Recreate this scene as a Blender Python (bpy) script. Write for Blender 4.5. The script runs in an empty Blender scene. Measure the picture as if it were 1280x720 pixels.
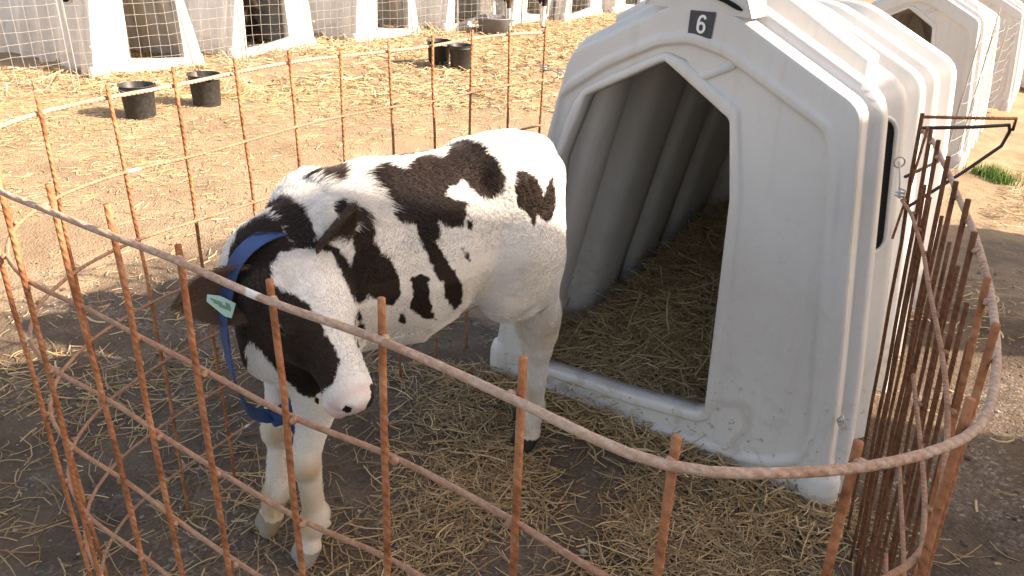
import bpy, bmesh, math, random
import numpy as np
from math import radians, sin, cos, pi
from mathutils import Vector, Matrix, Quaternion

random.seed(7)
RNG = np.random.default_rng(11)
SC = bpy.context.scene
COL = SC.collection

# ------------------------------------------------------------------ camera
cam_d = bpy.data.cameras.new("camera"); cam = bpy.data.objects.new("camera", cam_d); COL.objects.link(cam)
cam_d.sensor_width = 36; cam_d.lens = 36 * 976 / 1280; cam_d.clip_start = .02; cam_d.clip_end = 3000
PIT, ROL = radians(26.1), radians(2.3)
F_ = Vector((0, cos(PIT), -sin(PIT))); R0 = Vector((1, 0, 0)); U0 = Vector((0, sin(PIT), cos(PIT)))
R_ = R0 * cos(ROL) + U0 * sin(ROL); U_ = -R0 * sin(ROL) + U0 * cos(ROL)
cam.matrix_world = Matrix(((R_.x, U_.x, -F_.x, 0), (R_.y, U_.y, -F_.y, 0), (R_.z, U_.z, -F_.z, 1.55), (0, 0, 0, 1)))
SC.camera = cam
# ------------------------------------------------------------------ light
SUNV = Vector((1.66, -.33, 1.0)).normalized()
world = bpy.data.worlds.new("World"); SC.world = world; world.use_nodes = True
wn = world.node_tree; bg = wn.nodes['Background']
sky = wn.nodes.new('ShaderNodeTexSky'); sky.sky_type = 'NISHITA'; sky.sun_disc = False
sky.sun_elevation = math.asin(SUNV.z); sky.sun_rotation = math.atan2(SUNV.x, SUNV.y)
sky.dust_density = 2.2; sky.air_density = 1.0; sky.ozone_density = 1.0
wn.links.new(sky.outputs[0], bg.inputs[0]); bg.inputs[1].default_value = .15
sd = bpy.data.lights.new("sun", 'SUN'); sd.energy = 5.0; sd.angle = radians(.55); sd.color = (1, .985, .965)
sun = bpy.data.objects.new("sun", sd); COL.objects.link(sun); sun.rotation_euler = SUNV.to_track_quat('Z', 'Y').to_euler()
SC.view_settings.view_transform = 'Standard'; SC.view_settings.look = 'None'
SC.view_settings.exposure = 1.38; SC.view_settings.gamma = 1; SC.view_settings.use_curve_mapping = False
SC.view_settings.use_white_balance = True; SC.view_settings.white_balance_temperature = 8500; SC.view_settings.white_balance_tint = 16
SC.render.engine = 'CYCLES'; SC.cycles.max_bounces = 8; SC.cycles.diffuse_bounces = 4; SC.cycles.use_denoising = True

# ------------------------------------------------------------------ helpers
def tag(o, label=None, cat=None, group=None, kind=None):
    if label: o['label'] = label
    if cat: o['category'] = cat
    if group: o['group'] = group
    if kind: o['kind'] = kind
    return o
def empty(name, loc=(0, 0, 0), rz=0):
    o = bpy.data.objects.new(name, None); COL.objects.link(o); o.location = loc; o.rotation_euler = (0, 0, rz)
    o.empty_display_size = .1; return o
def npmesh(name, V, F, mat=None, parent=None, smooth=False, attrs=None):
    me = bpy.data.meshes.new(name)
    V = np.asarray(V, np.float32)
    if isinstance(F, np.ndarray):
        k = F.shape[1]; me.vertices.add(len(V)); me.vertices.foreach_set('co', V.ravel())
        me.loops.add(F.size); me.loops.foreach_set('vertex_index', F.astype(np.int32).ravel())
        me.polygons.add(len(F)); me.polygons.foreach_set('loop_start', np.arange(0, F.size, k, dtype=np.int32))
        me.update(calc_edges=True)
    else:
        me.from_pydata([tuple(map(float, v)) for v in V], [], [tuple(map(int, f)) for f in F]); me.update()
    if attrs:
        for an, av in attrs.items():
            av = np.asarray(av, np.float32)
            if av.ndim == 2:
                a = me.attributes.new(an, 'FLOAT_COLOR', 'POINT'); a.data.foreach_set('color', av.ravel())
            else:
                a = me.attributes.new(an, 'FLOAT', 'POINT'); a.data.foreach_set('value', av)
    if smooth: me.polygons.foreach_set('use_smooth', [True] * len(me.polygons))
    if mat:
        me.materials.append(mat)
    me.validate()
    o = bpy.data.objects.new(name, me); COL.objects.link(o)
    if parent: o.parent = parent
    return o
class MB:
    def __init__(s): s.V = []; s.F = []
    def add(s, V, F):
        b = len(s.V); s.V += [tuple(v) for v in V]; s.F += [tuple(i + b for i in f) for f in F]; return s
    def box(s, x0, x1, y0, y1, z0, z1):
        V = [(x, y, z) for x in (x0, x1) for y in (y0, y1) for z in (z0, z1)]
        return s.add(V, [(0, 1, 3, 2), (4, 6, 7, 5), (0, 4, 5, 1), (2, 3, 7, 6), (0, 2, 6, 4), (1, 5, 7, 3)])
    def tube(s, pts, r, n=8, closed=False, jit=0):
        pts = [Vector(p) for p in pts]; m = len(pts); rings = []
        rr = r if hasattr(r, '__len__') else [r] * m
        prev = None
        for i, p in enumerate(pts):
            a = pts[(i - 1) % m] if (closed or i > 0) else p; b = pts[(i + 1) % m] if (closed or i < m - 1) else p
            t = (b - a).normalized()
            if prev is None:
                up = Vector((0, 0, 1)) if abs(t.z) < .9 else Vector((1, 0, 0)); q = t.cross(up).normalized()
            else: q = (prev - t * prev.dot(t)).normalized()
            prev = q; w = t.cross(q)
            rings.append([p + (q * cos(2 * pi * k / n) + w * sin(2 * pi * k / n)) * rr[i] for k in range(n)])
        V = [v for g in rings for v in g]; Fs = []
        for i in range(m if closed else m - 1):
            for k in range(n):
                j = (i + 1) % m
                Fs.append((i * n + k, i * n + (k + 1) % n, j * n + (k + 1) % n, j * n + k))
        if not closed:
            Fs.append(tuple(range(n - 1, -1, -1))); Fs.append(tuple((m - 1) * n + k for k in range(n)))
        return s.add(V, Fs)
    def lathe(s, prof, n=32, c=(0, 0)):
        V = []; Fs = []
        for r, z in prof:
            for k in range(n): V.append((c[0] + r * cos(2 * pi * k / n), c[1] + r * sin(2 * pi * k / n), z))
        for i in range(len(prof) - 1):
            for k in range(n): Fs.append((i * n + k, i * n + (k + 1) % n, (i + 1) * n + (k + 1) % n, (i + 1) * n + k))
        return s.add(V, Fs)
    def build(s, name, mat, parent=None, smooth=False):
        return npmesh(name, s.V, s.F, mat, parent, smooth)

def M(name, base, rough=.6, spec=.3, build=None):
    m = bpy.data.materials.new(name); m.use_nodes = True
    b = m.node_tree.nodes['Principled BSDF']
    b.inputs['Base Color'].default_value = (*base, 1); b.inputs['Roughness'].default_value = rough
    b.inputs['Specular IOR Level'].default_value = spec
    if build: build(m.node_tree, b)
    return m
def N(nt, t, **kw):
    n = nt.nodes.new(t)
    for k, v in kw.items():
        if k in n.inputs: n.inputs[k].default_value = v
        else: setattr(n, k, v)
    return n
def noise(nt, vec, scale, detail=4, rough=.55, dist=0):
    n = nt.nodes.new('ShaderNodeTexNoise'); n.inputs['Scale'].default_value = scale; n.inputs['Detail'].default_value = detail
    n.inputs['Roughness'].default_value = rough; n.inputs['Distortion'].default_value = dist
    if vec is not None: nt.links.new(vec, n.inputs['Vector'])
    return n.outputs['Fac']
def ramp(nt, fac, stops, interp='LINEAR'):
    r = nt.nodes.new('ShaderNodeValToRGB'); r.color_ramp.interpolation = interp; e = r.color_ramp.elements
    while len(e) < len(stops): e.new(.5)
    for i, (p, c) in enumerate(stops):
        e[i].position = p; e[i].color = (*c, 1) if hasattr(c, '__len__') else (c, c, c, 1)
    nt.links.new(fac, r.inputs[0]); return r.outputs[0]
def mix(nt, fac, a, b, mode='MIX'):
    n = nt.nodes.new('ShaderNodeMix'); n.data_type = 'RGBA'; n.blend_type = mode
    for inp, v in ((n.inputs[0], fac), (n.inputs[6], a), (n.inputs[7], b)):
        if hasattr(v, 'is_linked') or hasattr(v, 'links'): nt.links.new(v, inp)
        elif hasattr(v, '__len__'): inp.default_value = (*v, 1)
        else: inp.default_value = v
    return n.outputs[2]
def math_(nt, op, a, b=0, clamp=False):
    n = nt.nodes.new('ShaderNodeMath'); n.operation = op; n.use_clamp = clamp
    for i, v in enumerate((a, b)):
        if hasattr(v, 'links'): nt.links.new(v, n.inputs[i])
        else: n.inputs[i].default_value = v
    return n.outputs[0]
def bump(nt, b, h, strength=.3, dist=.01):
    n = nt.nodes.new('ShaderNodeBump'); n.inputs['Strength'].default_value = strength; n.inputs['Distance'].default_value = dist
    nt.links.new(h, n.inputs['Height']); nt.links.new(n.outputs[0], b.inputs['Normal'])
def objc(nt): return nt.nodes.new('ShaderNodeTexCoord').outputs['Object']

# hutch frame: u along its front, n into its depth
HL = np.array([-.0636, 2.508]); HU = np.array([.8190, -.5740]); HU = HU / np.linalg.norm(HU); HN = np.array([-HU[1], HU[0]])
ROTZ = math.atan2(HU[1], HU[0])
def hw(s, d, z=0): p = HL + HU * s + HN * d; return (float(p[0]), float(p[1]), z)

# ------------------------------------------------------------------ ground
def smooth01(t): t = np.clip(t, 0, 1); return t * t * (3 - 2 * t)
_gx = RNG.random((64, 64))
def vnoise(x, y, sc):
    x = np.asarray(x) * sc; y = np.asarray(y) * sc
    xi = np.floor(x).astype(int); yi = np.floor(y).astype(int); fx = smooth01(x - xi); fy = smooth01(y - yi)
    g = lambda a, b: _gx[a % 64, b % 64]
    return (g(xi, yi) * (1 - fx) + g(xi + 1, yi) * fx) * (1 - fy) + (g(xi, yi + 1) * (1 - fx) + g(xi + 1, yi + 1) * fx) * fy - .5
def gh(x, y):
    x = np.asarray(x, float); y = np.asarray(y, float)
    rx = x - HL[0]; ry = y - HL[1]
    s = rx * HU[0] + ry * HU[1]; d = rx * HN[0] + ry * HN[1]
    drop = -.085 * np.clip(d - 1.7, 0, 14) * smooth01((s + .9) / 1.6)
    far = smooth01((6.5 - np.hypot(x, y - 2) * .5) / 2)
    h = drop + .035 * vnoise(x, y, 1.3) + .02 * vnoise(x + 9, y, 3.7) + .012 * vnoise(x, y + 5, 9) + .006 * vnoise(x, y, 24)
    near = smooth01((1.6 - np.hypot(x + .2, y - 1.8)) / .8)
    h = h * (1 - .35 * near) + .010 * np.clip(-(vnoise(x, y, 15) + .18), 0, 1) * -3 * smooth01((3.2 - np.hypot(x, y - 2)) / 1.5)
    # straw bed inside hutch 6
    inside = smooth01((s - .12) / .15) * smooth01((1.12 - s) / .12) * smooth01((d - .10) / .45) * smooth01((1.7 - d) / .1)
    return h + inside * (.12 + .24 * np.clip((d - .3) / 1.2, 0, 1) * smooth01((s + .1) / .7) + .06 * vnoise(x, y, 5))
def axis_pts(lo, hi, n_core, far):
    core = np.linspace(lo, hi, n_core); st = core[1] - core[0]; ext = []; p = st
    while sum(ext) < far: ext.append(p); p *= 1.22
    e = np.cumsum(ext)
    return np.concatenate([(lo - e)[::-1], core, hi + e])
gx = axis_pts(-7, 5.5, 420, 1500); gy = axis_pts(-.6, 13, 450, 1500)
GX, GY = np.meshgrid(gx, gy); GZ = gh(GX, GY)
nx, ny = len(gx), len(gy)
idx = np.arange(nx * ny).reshape(ny, nx)
GF = np.stack([idx[:-1, :-1], idx[:-1, 1:], idx[1:, 1:], idx[1:, :-1]], -1).reshape(-1, 4)
RX = GX - HL[0]; RY = GY - HL[1]; GS = RX * HU[0] + RY * HU[1]; GD = RX * HN[0] + RY * HN[1]
# how trodden (dark, damp, manured) the soil is: inside the pen and on the alley right of it; left of the pen it paints the cast shadow darker
def muck_shade_at(x, y):
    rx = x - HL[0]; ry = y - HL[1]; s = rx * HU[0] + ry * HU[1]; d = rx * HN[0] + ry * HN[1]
    pen = smooth01((.55 - d) / .5) * smooth01((s + 2.3) / .9) * (.72 + .28 * smooth01((s + 1.15) / .5))  # reaches left past the pen to deepen the shadow by soil colour
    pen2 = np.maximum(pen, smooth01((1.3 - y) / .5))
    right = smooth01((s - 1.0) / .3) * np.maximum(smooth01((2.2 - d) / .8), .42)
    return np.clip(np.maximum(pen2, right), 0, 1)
MK = muck_shade_at(GX, GY)
def gm(nt, b):
    c = objc(nt); at = nt.nodes.new('ShaderNodeAttribute'); at.attribute_name = 'muck_shade'
    n1 = noise(nt, c, 1.6, 6, .6, .3); n2 = noise(nt, c, 14, 6, .65); n3 = noise(nt, c, 90, 4, .7); n4 = noise(nt, c, 5, 5, .6)
    sand = ramp(nt, n1, [(.3, (.235, .165, .102)), (.5, (.335, .242, .158)), (.72, (.415, .312, .210))])
    sand = mix(nt, ramp(nt, n2, [(.35, 0.), (.7, 1.)]), sand, (.31, .222, .143))
    sand = mix(nt, ramp(nt, n3, [(.56, 0.), (.72, .7)]), sand, (.14, .095, .06))
    muck_shade = ramp(nt, n4, [(.3, (.055, .036, .024)), (.5, (.115, .078, .052)), (.7, (.18, .128, .088))])
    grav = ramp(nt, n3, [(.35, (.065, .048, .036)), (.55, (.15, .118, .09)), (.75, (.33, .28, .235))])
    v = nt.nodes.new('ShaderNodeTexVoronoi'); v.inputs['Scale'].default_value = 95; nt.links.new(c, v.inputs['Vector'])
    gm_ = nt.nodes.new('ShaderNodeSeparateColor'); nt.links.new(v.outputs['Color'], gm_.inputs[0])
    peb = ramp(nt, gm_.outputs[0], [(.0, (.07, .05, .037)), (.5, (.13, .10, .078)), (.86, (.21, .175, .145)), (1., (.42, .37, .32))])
    muck_shade = mix(nt, ramp(nt, noise(nt, c, 2.3, 3), [(.46, 0.), (.6, .7)]), muck_shade, peb)
    muck_shade = mix(nt, .25, muck_shade, grav)
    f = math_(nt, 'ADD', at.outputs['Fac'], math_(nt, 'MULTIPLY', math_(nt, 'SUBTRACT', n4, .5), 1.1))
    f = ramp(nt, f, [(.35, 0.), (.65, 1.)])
    col = mix(nt, f, sand, muck_shade)
    nt.links.new(col, b.inputs['Base Color'])
    h = math_(nt, 'ADD', math_(nt, 'MULTIPLY', n2, .6), math_(nt, 'MULTIPLY', n3, .35))
    h = math_(nt, 'ADD', h, math_(nt, 'MULTIPLY', v.outputs['Distance'], -.25))
    bump(nt, b, h, .9, .02)
ground = npmesh('ground', np.stack([GX, GY, GZ], -1).reshape(-1, 3), GF, M('ground_soil', (.4, .3, .2), .95, .15, gm), None, True, {'muck_shade': MK.ravel()})
tag(ground, 'dry tan earth yard, dark and trodden inside the pen', 'ground', kind='structure')

# ------------------------------------------------------------------ hutch
def poly_round(P, rad, seg=5):
    out = [P[0]]
    for i in range(1, len(P) - 1):
        a, b, c = (np.array(P[j], float) for j in (i - 1, i, i + 1))
        r = rad[i] if hasattr(rad, '__len__') else rad
        la, lc = np.linalg.norm(a - b), np.linalg.norm(c - b); r = min(r, la * .45, lc * .45)
        p0 = b + (a - b) / la * r; p1 = b + (c - b) / lc * r
        for k in range(seg + 1):
            t = k / seg; out.append(tuple(p0 * (1 - t) ** 2 + b * 2 * t * (1 - t) + p1 * t * t))
    out.append(P[-1]); return out
def resample(P, n):
    P = np.array(P, float); dl = np.r_[0, np.cumsum(np.linalg.norm(np.diff(P, axis=0), axis=1))]
    t = np.linspace(0, dl[-1], n); return np.stack([np.interp(t, dl, P[:, 0]), np.interp(t, dl, P[:, 1])], 1)
OUT = [(0, -.03), (.03, .20), (.185, .914), (.250, 1.170), (.633, 1.378), (1.085, 1.145), (1.132, .815), (1.19, .403), (1.235, -.03)]
OUTR = poly_round(OUT, [0, .08, .05, .035, .13, .04, .06, .08, 0])
def plastic(nt, b):
    c = objc(nt); n1 = noise(nt, c, 2.5, 5, .6, .2); n2 = noise(nt, c, 38, 5, .7); n3 = noise(nt, c, 9, 4, .6, 1.)
    col = ramp(nt, n1, [(.3, (.60, .585, .565)), (.7, (.67, .66, .645))])
    sp = nt.nodes.new('ShaderNodeSeparateXYZ'); nt.links.new(c, sp.inputs[0])
    low = ramp(nt, sp.outputs[2], [(.0, 1.), (.16, .85), (.40, .22), (1., .06)])
    spots = ramp(nt, n2, [(.61, 0.), (.66, 1.)]); blot = ramp(nt, n3, [(.52, 0.), (.66, .7)])
    d1 = math_(nt, 'MULTIPLY', math_(nt, 'MAXIMUM', math_(nt, 'MULTIPLY', spots, 1.), math_(nt, 'MULTIPLY', blot, .55)), low)
    col = mix(nt, d1, col, (.33, .25, .18))
    vm = nt.nodes.new('ShaderNodeMapping'); vm.inputs['Scale'].default_value = (14, 14, .9); nt.links.new(c, vm.inputs[0])
    st = ramp(nt, noise(nt, vm.outputs[0], 2.2, 4, .6), [(.55, 0.), (.75, .22)])
    col = mix(nt, st, col, (.42, .35, .27))
    nt.links.new(col, b.inputs['Base Color']); bump(nt, b, n2, .12, .004)
    # thin rotomoulded plastic lets some daylight through
    tr = nt.nodes.new('ShaderNodeBsdfTranslucent'); nt.links.new(mix(nt, .5, col, (.70, .62, .52)), tr.inputs[0])
    mx = nt.nodes.new('ShaderNodeMixShader'); mx.inputs[0].default_value = .05
    nt.links.new(b.outputs[0], mx.inputs[1]); nt.links.new(tr.outputs[0], mx.inputs[2]); nt.links.new(mx.outputs[0], nt.nodes['Material Output'].inputs[0])
def dirty_plastic(nt, b):
    plastic(nt, b)
MPL = M('hutch_plastic', (.6, .58, .54), .42, .45, plastic)
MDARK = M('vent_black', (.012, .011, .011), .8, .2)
def plate_m(nt, b):
    c = objc(nt); n = noise(nt, c, 160, 4, .7)
    nt.links.new(ramp(nt, n, [(.3, (.035, .037, .045)), (.62, (.06, .062, .075)), (.75, (.2, .2, .22))]), b.inputs['Base Color'])
MPLATE = M('plate_black', (.05, .05, .06), .5, .4, plate_m)
MWHITE = M('digit_white', (.8, .8, .8), .5, .3)
MGALV = M('galvanised_steel', (.42, .42, .41), .45, .5)
MGALV.node_tree.nodes['Principled BSDF'].inputs['Metallic'].default_value = .6

def hutch_shell(depth=1.60, n=150):
    base = resample(OUTR, n)
    cen = np.array([.62, .55])
    rows = []
    seq = [(.002, -.014), (.000, -.008), (.003, -.003), (.010, 0), (.060, .001), (.068, .003), (.072, .010), (.076, .027), (.084, .034), (.092, .036), (.128, .036), (.136, .033), (.142, .024), (.152, -.040), (.158, -.062), (.172, -.074), (.25, -.076), (.30, -.074)]
    seq += [(.315, -.066), (.415, .018), (.425, .026), (.435, .030), (.458, .030), (.466, .026), (.474, .014), (.50, -.05), (.52, -.068), (.56, -.076)]
    for c0, w in ((.80, .03), (1.13, .04)):
        seq += [(c0 - w / 2 - .10, -.078), (c0 - w / 2 - .040, -.070), (c0 - w / 2 - .030, -.055), (c0 - w / 2 - .010, .014), (c0 - w / 2 - .004, .025), (c0 - w / 2 + .006, .031), (c0 + w / 2 - .006, .031), (c0 + w / 2 + .004, .025), (c0 + w / 2 + .010, .014), (c0 + w / 2 + .04, -.055), (c0 + w / 2 + .055, -.070), (c0 + w / 2 + .09, -.078)]
    seq += [(depth - .16, -.078), (depth - .115, -.070), (depth - .10, -.05), (depth - .075, .022), (depth - .068, .034), (depth - .06, .038), (depth - .012, .038), (depth - .004, .034), (depth, .028), (depth, -.02), (depth, -.12), (depth, -.26)]
    # outward normals of outline in (s,z)
    t = np.gradient(base, axis=0); nr = np.stack([-t[:, 1], t[:, 0]], 1); nr /= np.linalg.norm(nr, axis=1)[:, None]
    V = []
    for d, o in seq:
        k = 1 - .095 * min(1, d / 1.6) ; 
        q = base + nr * o
        q = (q - cen * [1, 0]) * [k, 1 - .10 * d / 1.6] + cen * [1, 0]
        for a in q: V.append((a[0], d, a[1]))
    V = np.array(V); m = len(seq)
    # close the rear wall towards its centre
    idx = np.arange(m * n).reshape(m, n)
    F = np.stack([idx[:-1, :-1], idx[1:, :-1], idx[1:, 1:], idx[:-1, 1:]], -1).reshape(-1, 4)
    F = [tuple(f) for f in F]
    V = list(map(tuple, V)); c = len(V); V.append((.62, depth, .5)); last = idx[-1]
    F += [(last[i], c, last[i + 1]) for i in range(n - 1)] + [(last[-1], c, last[0])]
    return V, F
DOOR = [(.215, .075), (.225, .45), (.238, .84), (.312, 1.052), (.553, 1.186), (.762, 1.058), (.797, .842), (.815, .45), (.829, .160), (.80, .135), (.579, .105)]
ARC = [(.12, .0), (.20, .5), (.205, .90), (.232, 1.045), (.381, 1.150), (.53, 1.226), (.62, 1.244), (.72, 1.222), (1.010, 1.075), (1.045, .98), (1.082, .686), (1.143, .22), (1.125, .12), (1.05, .07), (.95, .045), (.58, .004)]
def ray_loop(P, c, ang):
    P = np.array(P); out = []
    for a in ang:
        d = np.array([cos(a), sin(a)]); best = None
        for i in range(len(P)):
            p, q = P[i], P[(i + 1) % len(P)]; e = q - p
            den = d[0] * e[1] - d[1] * e[0]
            if abs(den) < 1e-9: continue
            w = p - c; t = (w[0] * e[1] - w[1] * e[0]) / den; s = (w[0] * d[1] - w[1] * d[0]) / den
            if t > 0 and -1e-6 <= s <= 1 + 1e-6 and (best is None or t > best): best = t
        out.append(c + d * best)
    return np.array(out)
def closed_round(P, r, seg=4):
    P = list(P); Q = poly_round([P[-1]] + P + [P[0]], r, seg)[1:-1]; return Q
def hutch_front():
    c = np.array([.54, .62]); n = 360
    # sample angles more densely near the corners
    ang = list(np.linspace(-pi, pi, n, endpoint=False))
    for P in (DOOR, OUT, ARC):
        for p in P: 
            a = math.atan2(p[1] - c[1], p[0] - c[0]); ang += [a, a - .012, a + .012]
    ang = np.unique(np.round(ang, 5)); n = len(ang)
    D = ray_loop(closed_round(DOOR, .014), c, ang); A = ray_loop(closed_round(ARC, .022), c, ang); O = ray_loop([p for p in OUTR], c, ang)
    def toward(X, Y, m):
        v = Y - X; l = np.linalg.norm(v, axis=1)[:, None]; return X + v / l * np.minimum(m, l * .42)
    rows = [(D, .060), (D, .030), (D, .008), (toward(D, A, .003), .002), (toward(D, A, .006), .000), (toward(D, A, .028), .000), (toward(D, A, .031), .001), (toward(D, A, .035), .008), (toward(D, A, .038), .010), (toward(D, A, .05), .010), ((D + A) / 2, .010), (toward(A, D, .022), .010), (toward(A, D, .010), .009), (toward(A, D, .006), .007), (toward(A, D, .001), -.003), (toward(A, O, .003), -.005), (toward(A, O, .014), -.006), (toward(A, O, .018), -.005),
            (toward(A, O, .024), -.001), (toward(A, O, .028), .000), ((A + O) / 2, .000), (toward(O, A, .016), .000), (toward(O, A, .009), .001), (toward(O, A, .006), .003)]
    V = [(q[0], y, q[1]) for R, y in rows for q in R]; m = len(rows)
    idx = np.arange(m * n).reshape(m, n); j = np.roll(idx, -1, axis=1)
    F = np.stack([idx[:-1], idx[1:], j[1:], j[:-1]], -1).reshape(-1, 4)
    return V, [tuple(f) for f in F]
def recalc(o):
    bm = bmesh.new(); bm.from_mesh(o.data); bmesh.ops.recalc_face_normals(bm, faces=bm.faces); bm.to_mesh(o.data); bm.free()
def six_mesh(parent):
    # figure six: an open stroke running into a closed bowl
    w = .0068; sc_ = .0205; m_ = MB(); c = (.6485, 1.2905)
    bowl = [(.62 * cos(t), -.42 + .56 * sin(t)) for t in [2 * pi * k / 28 for k in range(28)]]
    stem = [(.60, .62), (.52, .86), (.25, .98), (-.05, .96), (-.38, .80), (-.58, .42), (-.63, 0), (-.62, -.42)]
    def ribbon(P_, closed):
        n = len(P_); V = []
        for i in range(n):
            a = np.array(P_[(i - 1) % n] if closed or i else P_[0]); b = np.array(P_[(i + 1) % n] if closed or i < n - 1 else P_[-1]); t = (b - a) / np.linalg.norm(b - a); q = np.array([-t[1], t[0]])
            p = np.array([c[0] + P_[i][0] * sc_ * .72, c[1] + P_[i][1] * sc_])
            for sg in (-1, 1): u = p + q * w * .5 * sg; V.append((u[0], -.0060 - (.0004 if closed else 0), u[1]))
        F = [(2 * i, 2 * i + 1, 2 * ((i + 1) % n) + 1, 2 * ((i + 1) % n)) for i in range(n if closed else n - 1)]; m_.add(V, F)
    ribbon(bowl, True); ribbon([tuple(x) for x in resample(stem, 24)], False)
    return m_.build('digit', MWHITE, parent)
def mirror_mesh(o):
    co = np.empty(len(o.data.vertices) * 3, np.float32); o.data.vertices.foreach_get('co', co)
    co = co.reshape(-1, 3); co[:, 0] = 1.22 - co[:, 0]; o.data.vertices.foreach_set('co', co.ravel()); o.data.flip_normals(); o.data.update()
def make_hutch(number=None, mirror=False):
    root = empty('calf_hutch')
    parts = []
    V, F = hutch_shell(); sh = npmesh('shell', V, F, MPL, root, True); recalc(sh)
    md = sh.modifiers.new('thick', 'SOLIDIFY'); md.thickness = .006; md.offset = -1
    V, F = hutch_front(); fr = npmesh('front_panel', V, F, MPL, root, True); parts += [sh, fr]
    md = fr.modifiers.new('thick', 'SOLIDIFY'); md.thickness = .005; md.offset = 0
    # raised moulded strips on the panel
    def strip(a, b, w, name='moulded_strip'):
        a = Vector((a[0], 0, a[1])); b = Vector((b[0], 0, b[1])); d = (b - a).normalized(); p = Vector((-d.z, 0, d.x)) * w
        rows = []
        outline = []
        for k in range(7): t = -pi / 2 + pi * k / 6; outline.append(b + d * (w * cos(t)) + p * sin(t))
        for k in range(7): t = pi / 2 + pi * k / 6; outline.append(a + d * (w * cos(t)) + p * sin(t))
        cc = (a + b) / 2; m_ = MB(); n = len(outline); V = []
        for sc_, y in ((1, .014), (.96, .004), (.8, .001)):
            for q in outline:
                near = a if (q - a).length < (q - b).length else b
                v = near + (q - near) * sc_; V.append((v.x, y, v.z))
        F = [(i * n + k, i * n + (k + 1) % n, (i + 1) * n + (k + 1) % n, (i + 1) * n + k) for i in range(2) for k in range(n)] + [tuple(2 * n + k for k in range(n))]
        m_.add(V, F); o = m_.build(name, MPL, root, True); recalc(o); parts.append(o)
    strip((.655, 1.152), (.742, 1.197), .013)
    # vent cap on the ridge at the front with dark slots
    m_ = MB()
    pr = poly_round([(.475, 1.325), (.515, 1.395), (.63, 1.435), (.755, 1.390), (.785, 1.318)], [0, .03, .06, .03, 0], 4)
    pr = resample(pr, 30); V = []
    for y, sc_ in ((-.002, .985), (-.008, .97), (.0, 1.0), (.10, 1.0), (.13, .93)):
        for q in pr: V.append((.64 + (q[0] - .64) * sc_, y, 1.28 + (q[1] - 1.28) * sc_))
    F = [(i * 30 + k, i * 30 + k + 1, (i + 1) * 30 + k + 1, (i + 1) * 30 + k) for i in range(4) for k in range(29)]
    F.append(tuple(range(29, -1, -1))); m_.add(V, F); vc = m_.build('vent_cap', MPL, root, False); recalc(vc); parts.append(vc)
    for pts in ([(.545, 1.352), (.575, 1.361), (.615, 1.366)], [(.665, 1.364), (.705, 1.353), (.752, 1.334)]):
        m2 = MB(); m2.tube([(a, -.006, b) for a, b in resample(pts, 9)], [.002, .005, .006, .006, .006, .006, .006, .005, .002], 8); o = m2.build('vent_slot', MDARK, vc, True); parts.append(o)
    # cross beams lying in the first roof valley, one on each slope
    for (a, b_, e) in (((.66, 1.29), (1.02, 1.085), 1), ((.60, 1.29), (.31, 1.12), -1)):
        a = np.array(a); b_ = np.array(b_); dr = (b_ - a) / np.linalg.norm(b_ - a); up = np.array([-dr[1], dr[0]]) * e
        V = []
        for p_, hs in ((a, .135), (a * .14 + b_ * .86, .135), (b_, .05), (b_ + dr * .012, .0)):
            for y, hh in ((.176, -.02), (.186, .6), (.194, .92), (.204, 1.), (.280, 1.), (.290, .92), (.298, .6), (.308, -.02)):
                q = p_ + up * (hs * hh - (.02 if hh < 0 else 0)); V.append((q[0], y, q[1]))
        F = [(i * 8 + k_, i * 8 + k_ + 1, (i + 1) * 8 + k_ + 1, (i + 1) * 8 + k_) for i in range(3) for k_ in range(7)] + [tuple(24 + k_ for k_ in range(8)), tuple(range(7, -1, -1))]
        m_ = MB(); m_.add(V, F); o = m_.build('roof_beam', MPL, root, False); recalc(o); parts.append(o)
        bv = o.modifiers.new('b', 'BEVEL'); bv.width = .004; bv.segments = 2; bv.limit_method = 'ANGLE'
    # side opening with rim on the right flank
    def side(z, d):
        s = np.interp(z, [.403, .815, 1.145], [1.190, 1.132, 1.085]) + np.interp(d, [.25, .30, .315, .415], [-.076, -.074, -.066, .018]); return (s - .62) * (1 - .095 * d / 1.6) + .62
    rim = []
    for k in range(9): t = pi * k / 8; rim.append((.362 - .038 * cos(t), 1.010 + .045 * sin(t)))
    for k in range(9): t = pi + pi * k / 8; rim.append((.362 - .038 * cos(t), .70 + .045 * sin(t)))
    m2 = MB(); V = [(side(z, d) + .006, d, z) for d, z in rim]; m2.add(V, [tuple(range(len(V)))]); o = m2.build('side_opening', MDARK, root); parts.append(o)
    m2 = MB(); m2.tube([(side(z, d) + .008, d, z) for d, z in rim], .007, 8, True); r_ = m2.build('rim', MPL, o, True); parts.append(r_)
    # foot moulding at the front corners
    for cx, w in ((1.195, .062), (.03, .045)):
        m2 = MB(); pr = [(0, .115), (.45, .112), (.8, .10), (.97, .07), (1.0, .03), (1.0, -.04)]
        V = []; nn = 20
        for r, z in pr:
            for k in range(nn): V.append((cx + w * r * cos(2 * pi * k / nn), .025 + .05 * r * sin(2 * pi * k / nn), z))
        m2.add(V, [(i * nn + k, i * nn + (k + 1) % nn, (i + 1) * nn + (k + 1) % nn, (i + 1) * nn + k) for i in range(len(pr) - 1) for k in range(nn)] + [tuple(range(nn))])
        o = m2.build('foot', MPL, root, True); recalc(o); parts.append(o)
    # small latch bolt low on the right and an eye bolt
    m2 = MB(); m2.tube([(1.217, -.012, .318), (1.208, -.016, .300), (1.218, -.018, .285), (1.226, -.014, .300), (1.217, -.012, .318)], .0028, 6)
    m2.tube([(1.216, .01, .30), (1.216, -.018, .30)], .004, 8); o = m2.build('eye_bolt', MGALV, root, True); parts.append(o)
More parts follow.
